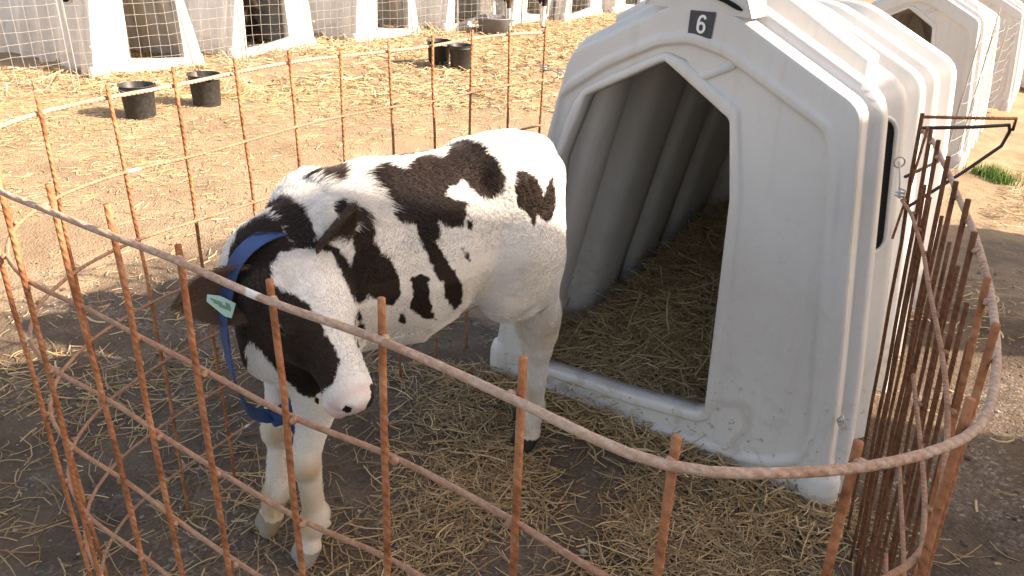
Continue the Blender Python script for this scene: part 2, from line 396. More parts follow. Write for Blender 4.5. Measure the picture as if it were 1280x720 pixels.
    if number:
        me = MB(); me.add([(.613, -.0045, 1.322), (.613, -.0045, 1.258), (.680, -.0045, 1.257), (.684, -.0045, 1.323)], [(0, 1, 2, 3)])
        me.add([(.613, -.0015, 1.322), (.613, -.0015, 1.258), (.680, -.0015, 1.257), (.684, -.0015, 1.323)], [(3, 2, 1, 0)])
        P = me.build('number_plate', MPLATE, root); P['label'] = 'small black plate reading white 6'
        DG = six_mesh(P)
    if mirror:
        for p in parts: mirror_mesh(p)
    return root
def copy_tree(o, parent=None):
    c = o.copy(); COL.objects.link(c)
    if parent is not None: c.parent = parent
    for ch in list(o.children): copy_tree(ch, c)
    return c
hut = make_hutch('6'); hut.location = hw(0, 0, 0); hut.rotation_euler = (0, 0, ROTZ)
tag(hut, 'off-white plastic calf hutch numbered 6 with open doorway, nearest behind the calf', 'calf hutch', 'plastic calf hutches')
protoA = make_hutch(); protoB = make_hutch(mirror=True)
# same row, behind hutch 6
row = [(0.84 - 1.22, 5.35, 'A', 'plastic calf hutch directly behind hutch 6, its doorway corner showing above the roof ribs'),
       (0.80 - 1.22, 9.8, 'A', 'plastic calf hutch third in the right row, second one past hutch 6'),
       (0.95 - 1.22, 14.6, 'A', 'plastic calf hutch furthest along the right row at the top right corner')]
far = [(-5.78, 1.62, 'B', 'calf hutch at the far left with dark side hole, behind two black buckets'),
       (-5.80, 3.10, 'A', 'calf hutch of the far row with a dark calf lying inside its doorway'),
       (-5.72, 4.80, 'B', 'third calf hutch from the left in the far row, empty brown doorway'),
       (-5.60, 6.30, 'A', 'far row calf hutch with a grey tub standing before its doorway'),
       (-5.40, 7.55, 'B', 'far row calf hutch behind the standing dark calf'),
       (-5.15, 8.55, 'A', 'far row calf hutch directly left of the roof slope of hutch 6'),
       (-5.10, 10.0, 'B', 'last far row calf hutch seen just above the roof slope of hutch 6'),
       (-5.95, -.42, 'A', 'calf hutch cut by the left edge of the photo, only its foot visible')]
used = {'A': False, 'B': False}
def put(kind, loc, rz, label):
    p = protoA if kind == 'A' else protoB
    o = p if not used[kind] else copy_tree(p)
    used[kind] = True
    o.location = loc; o.rotation_euler = (0, 0, rz)
    tag(o, label, 'calf hutch', 'plastic calf hutches'); return o
for s, d, k, lab in row:
    x, y, _ = hw(s + .6, d + .8); put(k, hw(s, d, float(gh(x, y)) + .02), ROTZ, lab)
HUTS = []
for s, d, k, lab in far:
    o = put(k, hw(s, d, 0), ROTZ + pi / 2, lab); o.scale = (.92, 1.22, .92); HUTS.append(o)
# ------------------------------------------------------------------ calf (implicit body -> one skin)
class SDF:
    def __init__(s, lo, hi, h):
        s.lo = np.array(lo, np.float32); s.h = h; s.n = np.ceil((np.array(hi) - lo) / h).astype(int) + 1
        s.ax = [s.lo[i] + h * np.arange(s.n[i], dtype=np.float32) for i in range(3)]
        s.f = np.full(s.n, .3, np.float32)
    def _sl(s, lo, hi):
        a = np.maximum(0, np.floor((np.array(lo) - s.lo) / s.h).astype(int)); b = np.minimum(s.n, np.ceil((np.array(hi) - s.lo) / s.h).astype(int) + 1)
        return tuple(slice(int(x), int(max(y, x))) for x, y in zip(a, b))
    def grid(s, sl): return np.meshgrid(s.ax[0][sl[0]], s.ax[1][sl[1]], s.ax[2][sl[2]], indexing='ij')
    def put(s, sl, d, k, sub=False):
        f = s.f[sl]
        if sub:
            hh = np.clip(.5 - .5 * (f + d) / k, 0, 1) if k > 0 else None
            s.f[sl] = f * (1 - hh) + (-d) * hh + k * hh * (1 - hh); return
        hh = np.clip(.5 + .5 * (f - d) / k, 0, 1); s.f[sl] = f * (1 - hh) + d * hh - k * hh * (1 - hh)
    def cone(s, a, b, ra, rb, k=.03, sq=(1, 1, 1)):
        a = np.array(a, float); b = np.array(b, float); m = max(ra, rb) * max(sq) + .12
        sl = s._sl(np.minimum(a, b) - m, np.maximum(a, b) + m); X, Y, Z = s.grid(sl)
        q = [(X - a[0]) / sq[0], (Y - a[1]) / sq[1], (Z - a[2]) / sq[2]]; e = (b - a) / np.array(sq); L = max(1e-9, float(e @ e))
        t = np.clip((q[0] * e[0] + q[1] * e[1] + q[2] * e[2]) / L, 0, 1)
        d = np.sqrt((q[0] - t * e[0]) ** 2 + (q[1] - t * e[1]) ** 2 + (q[2] - t * e[2]) ** 2) - (ra + (rb - ra) * t)
        s.put(sl, d.astype(np.float32) * min(sq), k)
    def ell(s, c, r, ax=None, k=.03, sub=False):
        c = np.array(c, float); r = np.array(r, float); m = r.max() + .12; sl = s._sl(c - m, c + m); X, Y, Z = s.grid(sl)
        P = [X - c[0], Y - c[1], Z - c[2]]
        A = np.eye(3) if ax is None else np.array(ax, float)
        q = [(P[0] * A[i][0] + P[1] * A[i][1] + P[2] * A[i][2]) for i in range(3)]
        k0 = np.sqrt(sum((q[i] / r[i]) ** 2 for i in range(3))); k1 = np.sqrt(sum((q[i] / r[i] ** 2) ** 2 for i in range(3))) + 1e-6
        s.put(sl, (k0 * (k0 - 1) / k1).astype(np.float32), k, sub)
    def tube(s, st, k=.04):  # stations X, yc, zc, ry, rz
        st = np.array(st, float); sl = s._sl((st[:, 0].min() - .1, -.4, .2), (st[:, 0].max() + .1, .4, 1.2)); X, Y, Z = s.grid(sl)
        g = [np.interp(s.ax[0][sl[0]], st[:, 0], st[:, i])[:, None, None] for i in range(1, 5)]
        # smooth interpolation
        u = np.sqrt(((Y - g[0]) / g[2]) ** 2 + ((Z - g[1]) / g[3]) ** 2)
        d = (u - 1) * np.minimum(g[2], g[3])
        xs = s.ax[0][sl[0]][:, None, None]
        d = np.maximum(d, np.maximum(st[0, 0] - xs, xs - st[-1, 0]))
        s.put(sl, d.astype(np.float32), k)
    def mesh(s):
        f = s.f; ins = f < 0
        n = np.array(f.shape); c = np.zeros(n - 1, int)
        for i in (0, 1):
            for j in (0, 1):
                for k in (0, 1): c += ins[i:n[0] - 1 + i, j:n[1] - 1 + j, k:n[2] - 1 + k]
        act = (c > 0) & (c < 8); ids = np.full(n - 1, -1, np.int64); I = np.argwhere(act); ids[act] = np.arange(len(I))
        acc = np.zeros((len(I), 3)); cnt = np.zeros(len(I))
        cor = [(i, j, k) for i in (0, 1) for j in (0, 1) for k in (0, 1)]
        for a in cor:
            for ax in range(3):
                if a[ax]: continue
                b = list(a); b[ax] = 1
                fa = f[I[:, 0] + a[0], I[:, 1] + a[1], I[:, 2] + a[2]]; fb = f[I[:, 0] + b[0], I[:, 1] + b[1], I[:, 2] + b[2]]
                m = (fa < 0) != (fb < 0); t = np.where(m, fa / np.where(m, fa - fb, 1), 0)
                p = np.array(a, float)[None].repeat(len(I), 0); p[:, ax] += t; acc[m] += p[m]; cnt[m] += 1
        V = s.lo + s.h * (I + acc / cnt[:, None]); F = []
        for ax in range(3):
            o1, o2 = [(1, 2), (2, 0), (0, 1)][ax]
            sl0 = [slice(1, n[i] - 1) for i in range(3)]; sl0[ax] = slice(0, n[ax] - 1); sl1 = list(sl0); sl1[ax] = slice(1, n[ax])
            A = ins[tuple(sl0)]; B = ins[tuple(sl1)]; E = np.argwhere(A != B); off = np.ones(3, int); off[ax] = 0; E = E + off
            d1 = np.zeros(3, int); d1[o1] = 1; d2 = np.zeros(3, int); d2[o2] = 1
            q = np.stack([ids[tuple((E - d1 - d2).T)], ids[tuple((E - d2).T)], ids[tuple(E.T)], ids[tuple((E - d1).T)]], -1)
            fl = ins[tuple(E.T)]; q[~fl] = q[~fl][:, ::-1]; F.append(q)
        return V, np.concatenate(F)
def vnormals(V, F):
    n = np.zeros_like(V); a, b, c, d = (V[F[:, i]] for i in range(4)); fn = np.cross(c - a, d - b)
    for i in range(4): np.add.at(n, F[:, i], fn)
    return n / (np.linalg.norm(n, axis=1)[:, None] + 1e-9)
def lap(V, F, it, w=.5):
    E = np.concatenate([F[:, [0, 1]], F[:, [1, 2]], F[:, [2, 3]], F[:, [3, 0]]]); cnt = np.zeros(len(V)); np.add.at(cnt, E[:, 0], 1); np.add.at(cnt, E[:, 1], 1)
    for i in range(it):
        acc = np.zeros_like(V); np.add.at(acc, E[:, 0], V[E[:, 1]]); np.add.at(acc, E[:, 1], V[E[:, 0]])
        V = V + w * (acc / cnt[:, None] - V)
    return V
def ear(base, tip, opn, w, cup, th=.007):
    base, tip, opn = (np.array(q, float) for q in (base, tip, opn)); a = tip - base; L = np.linalg.norm(a); a /= L
    opn = opn - a * (opn @ a); opn /= np.linalg.norm(opn); sd = np.cross(a, opn); nt_, ns = 16, 13; lay = []
    for o in (0, 1):
        g = []
        for i in range(nt_):
            t = i / (nt_ - 1); wf = (sin(pi * min(1, t * .80 + .20)) ** .7) * (1 - t ** 9) + .02
            for j in range(ns):
                s_ = -1 + 2 * j / (ns - 1); wd = w * wf
                p = base + a * L * t + sd * wd * s_ - opn * cup * (1 - s_ ** 2) * (1 - .5 * t) - opn * th * o * (1 - s_ ** 4) * 1.2 - opn * .02 * t * t
                g.append(p)
        lay.append(g)
    V = np.array(lay[0] + lay[1]); B = nt_ * ns; F = []
    for i in range(nt_ - 1):
        for j in range(ns - 1):
            q = [i * ns + j, (i + 1) * ns + j, (i + 1) * ns + j + 1, i * ns + j + 1]; F.append(q[::-1]); F.append([x + B for x in q])
    for i in range(nt_ - 1):
        F.append([i * ns, (i + 1) * ns, (i + 1) * ns + B, i * ns + B]); e = i * ns + ns - 1; F.append([e + B, (e + ns) + B, e + ns, e])
    e = (nt_ - 1) * ns
    for j in range(ns - 1): F.append([e + j, e + j + 1, e + j + 1 + B, e + j + B])
    return V, np.array(F)
# head frame: a muzzle-wards, b out of the forehead, c to the calf's right
HA = np.array([-.050, .780, -.622]); HA /= np.linalg.norm(HA)
HC = np.array([1, .04, .0]); HC -= HA * (HC @ HA); HC /= np.linalg.norm(HC)
HB = np.cross(HC, HA); HB = HB if HB[2] > 0 else -HB
HO = np.array([.362, .125, .872]) - HB * .01
def hp(a, b, c): return HO + HA * a + HB * b + HC * c
HAX = [HA, HB, HC]
def calf_body(h=.0062, head_turn=True):
    S = SDF((-.62, -.30, -.03), (.70, .52, 1.12), h)
    S.tube([(-.405, 0, .88, .02, .02), (-.385, 0, .880, .07, .10), (-.345, 0, .875, .108, .135), (-.285, 0, .858, .138, .168), (-.21, 0, .835, .148, .192), (-.13, 0, .805, .150, .200), (-.05, 0, .776, .158, .224), (.05, 0, .760, .164, .242), (.15, 0, .768, .160, .233), (.24, 0, .762, .145, .222), (.32, .0, .735, .122, .200), (.39, .0, .715, .092, .165), (.44, .005, .70, .055, .10), (.46, 0, .70, .02, .03)], .04)
    for y in (-1, 1):
        S.ell((-.185, y * .112, .952), (.050, .030, .034), k=.045)      # hip bones
        S.ell((-.345, y * .070, .925), (.036, .028, .036), k=.04)       # pin bones
        S.ell((.26, y * .105, .80), (.10, .06, .17), k=.06)         # shoulder blade
        S.ell((.33, y * .10, .665), (.075, .06, .10), k=.05)
    # hind legs
    for y, (hx, hy), (fx, fy) in ((1, (-.370, .055), (-.398, .010)), (-1, (-.43, -.09), (-.488, -.105))):
        S.ell((-.265, y * .088, .79), (.105, .072, .185), k=.06)
        S.cone((-.25, y * .11, .74), (-.205, y * .108, .63), .105, .082, .05, (1, .8, 1))
        S.cone((-.28, y * .095, .66), (hx + .022, hy + y * .01, .49), .092, .052, .04, (1, .76, 1))
        S.cone((hx - .018, hy, .520), (hx - .006, hy, .43), .027, .038, .03)   # point of hock
        S.cone((hx + .014, hy, .48), (hx + .012, hy, .38), .047, .036, .025)
        S.cone((hx + .012, hy, .38), (fx + .012, fy, .15), .033, .029, .02)
        S.cone((fx + .012, fy, .135), (fx + .022, fy, .075), .036, .032, .02)
        for t in (-.017, .017): S.cone((fx + .026, fy + t, .050), (fx + .048, fy + t, .012), .028, .027, .008)
    # front legs
    for y, (fx, fy), kx in ((1, (.378, .085), 0), (-1, (.418, -.075), .01)):
        S.cone((.33, y * .100, .62), (.335 + kx, y * .090, .49), .076, .056, .05, (1, .8, 1))
        S.cone((.335 + kx, y * .090, .49), (.368 + kx, y * .086, .35), .050, .034, .03)
        S.ell((.380 + kx, y * .086, .305), (.036, .040, .046), k=.02)
        S.cone((.388 + kx, y * .086, .325), (.392 + kx, y * .086, .290), .024, .024, .015)
        S.cone((.374 + kx, y * .085, .275), (fx - .008, fy, .15), .0285, .0265, .018)
        S.cone((fx - .020, fy, .128), (fx - .004, fy, .105), .028, .030, .02)
        S.cone((fx - .002, fy, .115), (fx + .010, fy, .065), .031, .028, .018)
        for t in (-.017, .017): S.cone((fx + .012, fy + t, .046), (fx + .034, fy + t, .010), .025, .025, .006)
        for t in (-.014, .014): S.cone((fx - .038, fy + t, .098), (fx - .036, fy + t, .088), .008, .006, .006)
    # neck and brisket
    S.cone((.34, 0, .64), (.40, .02, .60), .105, .075, .05)
    S.cone((.27, -.005, .80), (.375, .01, .795), .140, .112, .05, (1, .85, 1))
    S.cone((.375, .01, .795), (.385, .085, .775), .106, .090, .04)
    S.cone((.36, .0, .68), (.38, .09, .70), .10, .065, .05)
    # tail
    S.cone((-.36, .0, .965), (-.410, .0, .90), .030, .022, .03); S.cone((-.410, 0, .90), (-.405, .0, .70), .022, .017, .02); S.cone((-.405, 0, .70), (-.405, .0, .56), .020, .012, .02)
    # head
    S.ell(hp(.03, -.065, 0), (.085, .080, .085), HAX, .03)
    S.ell(hp(.10, -.055, 0), (.10, .070, .080), HAX, .03)
    for y in (-1, 1):
        S.ell(hp(.095, -.035, y * .062), (.040, .028, .024), HAX, .025)   # brow
        S.ell(hp(.115, -.105, y * .042), (.085, .06, .036), HAX, .03)   # cheek
        S.ell(hp(.035, -.045, y * .075), (.035, .035, .03), HAX, .03)
    S.cone(hp(.10, -.050, 0), hp(.265, -.058, 0), .066, .049, .03)
    S.cone(hp(.08, -.120, 0), hp(.265, -.100, 0), .046, .030, .03)
    S.ell(hp(.300, -.060, 0), (.040, .038, .051), HAX, .018)
    S.ell(hp(.329, -.056, 0), (.020, .030, .041), HAX, .010)     # nose pad
    for y in (-1, 1): S.ell(hp(.305, -.088, y * .029), (.036, .024, .026), HAX, .012)   # upper lip
    S.ell(hp(.290, -.120, 0), (.044, .018, .033), HAX, .008)     # lower lip and chin
    S.ell(hp(.315, -.1075, .0), (.062, .0048, .060), HAX, .004, True)  # mouth line
    for y in (-1, 1):
        S.ell(hp(.346, -.050, y * .026), (.016, .012, .0095), HAX, .005, True)  # nostril
        S.ell(hp(.340, -.062, y * .037), (.012, .006, .008), HAX, .004, True)
        S.ell(hp(.125, -.045, y * .082), (.024, .017, .013), HAX, .010, True)  # eye socket
        S.cone(hp(.10, -.024, y * .070), hp(.148, -.030, y * .070), .012, .010, .012)   # upper lid fold
        S.cone(hp(.17, -.085, y * .055), hp(.10, -.090, y * .072), .016, .020, .02)    # cheek ridge
    V, F = S.mesh(); V = lap(V, F, 2, .5)
    return V, F
EARS = [((.430, .100, .800), (.612, .015, .752), (.10, 1, .10), .066, .032), ((.316, .150, .868), (.252, .205, .964), (-.45, .75, .35), .034, .018)]
CALF_O = (-.235, 1.82, 0.0); CALF_RZ = math.atan2(-.594, -.804)
BLACK = {'tuft': [(-0.2713, 0.8534), (-0.2453, 0.8769), (-0.2196, 0.8895), (-0.1831, 0.8833), (-0.1727, 0.858), (-0.178, 0.84), (-0.1956, 0.8247), (-0.2137, 0.8389), (-0.2388, 0.8508)],
 'band': [(-0.3687, 0.7833), (-0.3442, 0.8098), (-0.3029, 0.8148), (-0.2647, 0.7932), (-0.2336, 0.7524), (-0.2182, 0.7097), (-0.2456, 0.7084), (-0.273, 0.7104), (-0.295, 0.747), (-0.3171, 0.7671), (-0.3394, 0.7795)],
 'neck': [(-0.4369, 0.6149), (-0.4089, 0.6582), (-0.4078, 0.695), (-0.3942, 0.7349), (-0.3653, 0.7595), (-0.3414, 0.7678), (-0.306, 0.7542), (-0.281, 0.7225), (-0.2764, 0.7104), (-0.3106, 0.6854), (-0.3401, 0.6411), (-0.3889, 0.5795), (-0.4105, 0.5014), (-0.3891, 0.4473), (-0.4112, 0.4113), (-0.4221, 0.4779)],
 'headb': [(-0.4138, 0.4946), (-0.4034, 0.6144), (-0.381, 0.6577), (-0.3599, 0.6961), (-0.3299, 0.7093), (-0.297, 0.7158), (-0.2114, 0.713), (-0.1713, 0.6941), (-0.1383, 0.6275), (-0.1385, 0.5641), (-0.1298, 0.4344), (-0.1673, 0.4055), (-0.2416, 0.3551), (-0.254, 0.3558), (-0.2805, 0.3697), (-0.3122, 0.4068), (-0.3352, 0.4368), (-0.3563, 0.4684), (-0.3843, 0.498), (-0.4061, 0.4678)],
 'shoulder': [(-0.182, 0.7981), (-0.1606, 0.8048), (-0.1525, 0.789), (-0.1205, 0.784), (-0.1023, 0.7533), (-0.1031, 0.7067), (-0.0741, 0.6751), (-0.0521, 0.6343), (-0.047, 0.5925), (-0.0666, 0.5595), (-0.093, 0.5744), (-0.115, 0.5883), (-0.1384, 0.5692), (-0.1479, 0.5326), (-0.1478, 0.5629), (-0.1523, 0.6076), (-0.1634, 0.6306), (-0.1501, 0.6532), (-0.1437, 0.6839), (-0.1461, 0.722), (-0.1349, 0.7583), (-0.1548, 0.7649), (-0.1775, 0.7633)],
 'big': [(-0.1219, 0.8687), (-0.1058, 0.8879), (-0.0738, 0.8935), (-0.0329, 0.8757), (-0.0248, 0.8996), (0.0174, 0.9201), (0.06, 0.9147), (0.0741, 0.9579), (0.111, 0.972), (0.1499, 0.9493), (0.1819, 0.9147), (0.2034, 0.8675), (0.2025, 0.8302), (0.1784, 0.809), (0.1472, 0.8126), (0.1256, 0.8291), (0.1005, 0.8587), (0.0743, 0.8446), (0.0567, 0.8184), (0.1094, 0.8072), (0.1087, 0.7734), (0.0979, 0.7439), (0.0721, 0.737), (0.0471, 0.7557), (0.0389, 0.7597), (0.0424, 0.7187), (0.034, 0.7104), (0.0546, 0.673), (0.0804, 0.6385), (0.0969, 0.6027), (0.0959, 0.5562), (0.0778, 0.5435), (0.0545, 0.5783), (0.0458, 0.614), (0.021, 0.6653), (-0.0067, 0.7146), (-0.0102, 0.7469), (-0.0419, 0.7506), (-0.0649, 0.7702), (-0.0724, 0.8023), (-0.0958, 0.8305), (-0.1154, 0.8428)],
 'spot': [(0.1085, 0.7608), (0.1243, 0.7568), (0.1241, 0.7332), (0.1109, 0.7356)],
 'spot2': [(0.0977, 0.6935), (0.1154, 0.6806), (0.1201, 0.6616), (0.1048, 0.6679)],
 'rump': [(0.2304, 0.8812), (0.2583, 0.8826), (0.287, 0.8627), (0.3071, 0.8245), (0.3191, 0.8559), (0.3321, 0.8642), (0.3406, 0.8309), (0.3365, 0.777), (0.3176, 0.7569), (0.2881, 0.7758), (0.2787, 0.7494), (0.2645, 0.7755), (0.2414, 0.7926), (0.2309, 0.8348)],
 'belly': [(-0.0245, 0.625), (0.0001, 0.6367), (0.0164, 0.6236), (0.02, 0.5627), (0.0374, 0.5188), (0.0111, 0.5217), (-0.0265, 0.5477), (-0.0301, 0.5657), (-0.0198, 0.5825)],
 'spot3': [(-0.0552, 0.5453), (-0.0391, 0.5396), (-0.04, 0.5164), (-0.0548, 0.5177)],
 'spine': [(-0.0646, 0.9145), (-0.0236, 0.932), (0.0172, 0.939), (0.0105, 0.9276), (-0.0239, 0.9181), (-0.0525, 0.9127)]}
WHITE = {'blaze': [(-0.3112, 0.6655), (-0.2995, 0.6875), (-0.2671, 0.6956), (-0.2231, 0.6951), (-0.1906, 0.6863), (-0.178, 0.6634), (-0.1652, 0.6345), (-0.1487, 0.5999), (-0.1403, 0.5601), (-0.1418, 0.5114), (-0.132, 0.4698), (-0.1175, 0.4367), (-0.1034, 0.4013), (-0.1042, 0.3567), (-0.1551, 0.279), (-0.242, 0.2924), (-0.2512, 0.353), (-0.1807, 0.4215), (-0.1751, 0.4429), (-0.1647, 0.4688), (-0.1808, 0.4958), (-0.2019, 0.5287), (-0.2176, 0.5588), (-0.2337, 0.5861), (-0.2611, 0.6052), (-0.2995, 0.6192)]}

def in_poly(P, x, y):
    """signed distance-like value: positive inside the polygon"""
    P = np.array(P); ins = np.zeros(len(x), bool); d = np.full(len(x), 1e9)
    for i in range(len(P)):
        a, b = P[i], P[(i + 1) % len(P)]
        e = b - a; w0 = x - a[0]; w1 = y - a[1]; t = np.clip((w0 * e[0] + w1 * e[1]) / (e @ e + 1e-12), 0, 1)
        d = np.minimum(d, np.hypot(w0 - t * e[0], w1 - t * e[1]))
        c = ((a[1] > y) != (b[1] > y)) & (x < (b[0] - a[0]) * (y - a[1]) / (b[1] - a[1] + 1e-12) + a[0]); ins ^= c
    return np.where(ins, d, -d)
# direction from which the flank markings were drawn (calf's own frame) and its two in-plane axes
DV = np.array([.446, .80, .40]); DV /= np.linalg.norm(DV); DX = np.cross([0, 0, 1], DV); DX /= np.linalg.norm(DX); DY = np.cross(DV, DX)
def coat_of(V, Nn):
    x = V @ DX; y = V @ DY; facing = Nn @ DV
    blk = np.full(len(V), -.2)
    for k, P in BLACK.items(): blk = np.maximum(blk, in_poly(P, x, y))
    wh = np.full(len(V), -.2)
    for k, P in WHITE.items(): wh = np.maximum(wh, in_poly(P, x, y))
    near = np.minimum(blk, -wh) + .007 * vnoise(V[:, 0] + V[:, 1], V[:, 2] + 2, 38) + .005 * vnoise(V[:, 0] - V[:, 1], V[:, 2] + 5, 90)
    # unseen flank: its own markings
    fx = V[:, 0]; fz = V[:, 2]
    nz = vnoise(fx * 1.0 + 3.3, fz * 1.2 + 1.7, 5.5) * .35 + vnoise(fx + 7.3, fz + 2.7, 11) * .1
    farv = np.where(fz > .45, nz + .01, -.1); farv = np.clip(farv, -.1, .1)
    t = smooth01((facing + .22) / .12)
    head = ((V - HO) @ HA > -.02) & (V[:, 1] > .05) & (V[:, 2] > .45)
    v = near * t + farv * (1 - t)
    hc = (V - HO) @ HC; hb = (V - HO) @ HB
    far_head = head & (facing < -.05); v = np.where(far_head, np.clip(-hc - .028, -.05, .05), v)
    return v
def attr(nt, n):
    a = nt.nodes.new('ShaderNodeAttribute'); a.attribute_name = n; return a
def coat_mat(nt, b, hair=False):
    c = objc(nt)
    k = attr(nt, 'coat').outputs['Fac']; st = attr(nt, 'stain').outputs['Fac']; pk = attr(nt, 'pink').outputs['Fac']; hf = attr(nt, 'hoof').outputs['Fac']
    if hair:
        e = k; vv = attr(nt, 'vary').outputs['Fac']
        m = ramp(nt, e, [(.4985, 0.), (.5015, 1.)]) if False else math_(nt, 'GREATER_THAN', k, 0.)
        blk = mix(nt, vv, (.014, .010, .009), (.055, .033, .025)); wht = mix(nt, vv, (.70, .675, .64), (.82, .80, .77))
    else:
        n = noise(nt, c, 55, 4, .7); e = math_(nt, 'ADD', k, math_(nt, 'MULTIPLY', math_(nt, 'SUBTRACT', n, .5), .02))
        m = ramp(nt, math_(nt, 'ADD', math_(nt, 'MULTIPLY', e, 60), .5, True), [(.35, 0.), (.65, 1.)])
        n2 = noise(nt, c, 7, 5, .6); n3 = noise(nt, c, 120, 3, .6)
        blk = ramp(nt, n2, [(.35, (.010, .008, .008)), (.62, (.030, .018, .013)), (.8, (.055, .032, .022))])
        wht = ramp(nt, n2, [(.3, (.62, .585, .54)), (.7, (.76, .74, .71))])
        wht = mix(nt, ramp(nt, n3, [(.3, .25), (.6, 0.)]), wht, (.45, .42, .38))
    wht = mix(nt, st, wht, (.42, .27, .12)); wht = mix(nt, pk, wht, (.62, .33, .31))
    col = mix(nt, m, wht, blk); col = mix(nt, attr(nt, 'brown').outputs['Fac'], col, (.14, .085, .060)); col = mix(nt, hf, col, (.028, .022, .02))
    nt.links.new(col, b.inputs['Base Color'])
    if not hair:
        nn = noise(nt, c, 150, 3, .7); bump(nt, b, nn, .35, .004)
MCOAT = M('calf_coat', (.5, .5, .5), .75, .2, lambda nt, b: coat_mat(nt, b))
MHAIR = M('calf_hair', (.5, .5, .5), .45, .4, lambda nt, b: coat_mat(nt, b, True))
MEYE = M('eye_black', (.006, .005, .005), .08, .6)
def strap_m(nt, b):
    c = objc(nt); n = noise(nt, c, 220, 3, .6); n2 = noise(nt, c, 12, 4, .6)
    nt.links.new(ramp(nt, n2, [(.3, (.015, .04, .12)), (.7, (.04, .095, .24))]), b.inputs['Base Color']); bump(nt, b, n, .5, .003)
MSTRAP = M('blue_webbing', (.03, .08, .25), .7, .3, strap_m)
MTAG = M('tag_green', (.30, .50, .42), .4, .4)
MTAGP = M('tag_print', (.12, .22, .19), .5, .3)
def attrs_of(V, Nn, earR=None, earL=None):
    k = coat_of(V, Nn)
    z = V[:, 2]; nz = vnoise(V[:, 0] * 9, V[:, 1] * 9 + z * 7, 1.6)
    legs = (z < .5)
    stain = np.clip(smooth01((.34 - z) / .2) * (.50 + nz * 1.5), 0, .75)
    kn = np.exp(-((V[:, 0] - .39) ** 2 + (z - .30) ** 2) / .0026) * .80; stain = np.maximum(stain, kn * (.75 + nz))
    hk = np.exp(-(((V[:, 0] + .36) / .05) ** 2 + ((z - .44) / .06) ** 2)) * (.75 + nz); stain = np.maximum(stain, np.clip(hk, 0, .75))
    bl = np.exp(-(((V[:, 0] + .17) / .10) ** 2 + ((z - .66) / .07) ** 2)) * .42; stain = np.clip(np.maximum(stain, bl * (.7 + nz)), 0, 1)
    A = (V - HO) @ HA; B = (V - HO) @ HB; C = (V - HO) @ HC
    ishead = (A > .0) & (V[:, 1] > .1) & (z > .5)
    nose = np.where(ishead, smooth01((A - .298) / .02), 0)
    mt = vnoise(C * 30 + 5, B * 30 + A * 20, 1.)
    darkn = np.maximum(np.exp(-(((C + .036) / .024) ** 2 + ((B + .066) / .036) ** 2)) * smooth01((A - .295) / .02), np.exp(-(((abs(C) - .027) / .010) ** 2 + ((B + .052) / .012) ** 2)) * smooth01((A - .308) / .02)) * ishead
    pink = np.clip(nose * (.30 + 1.3 * mt) * (1 - darkn), 0, .7)
    lip = np.where(ishead & (A > .25), np.exp(-((B + .104) / .013) ** 2), 0); pink = np.maximum(pink, lip * .95)
    frk = (vnoise(V[:, 0] * 70, B * 70 + A * 40, 1.) > .24) & ishead & (A > .235) & (A < .325) & (C > -.02) & (B < -.03)
    k = np.where(darkn > .40, .03, k); k = np.where((nose > .3) & (darkn <= .40), -.03, k); k = np.where(frk, .012, k)
    ey = np.exp(-(((A - .125) / .032) ** 2 + ((B + .046) / .020) ** 2)) * (abs(C) > .05) * ishead; pink = np.where(ey > .5, 0, pink)
    hoof = (z < .047) * np.where(V[:, 0] > 0, .55, 1.)
    brown = np.zeros(len(V))
    return dict(coat=k, stain=stain, pink=pink, hoof=hoof, brown=brown)
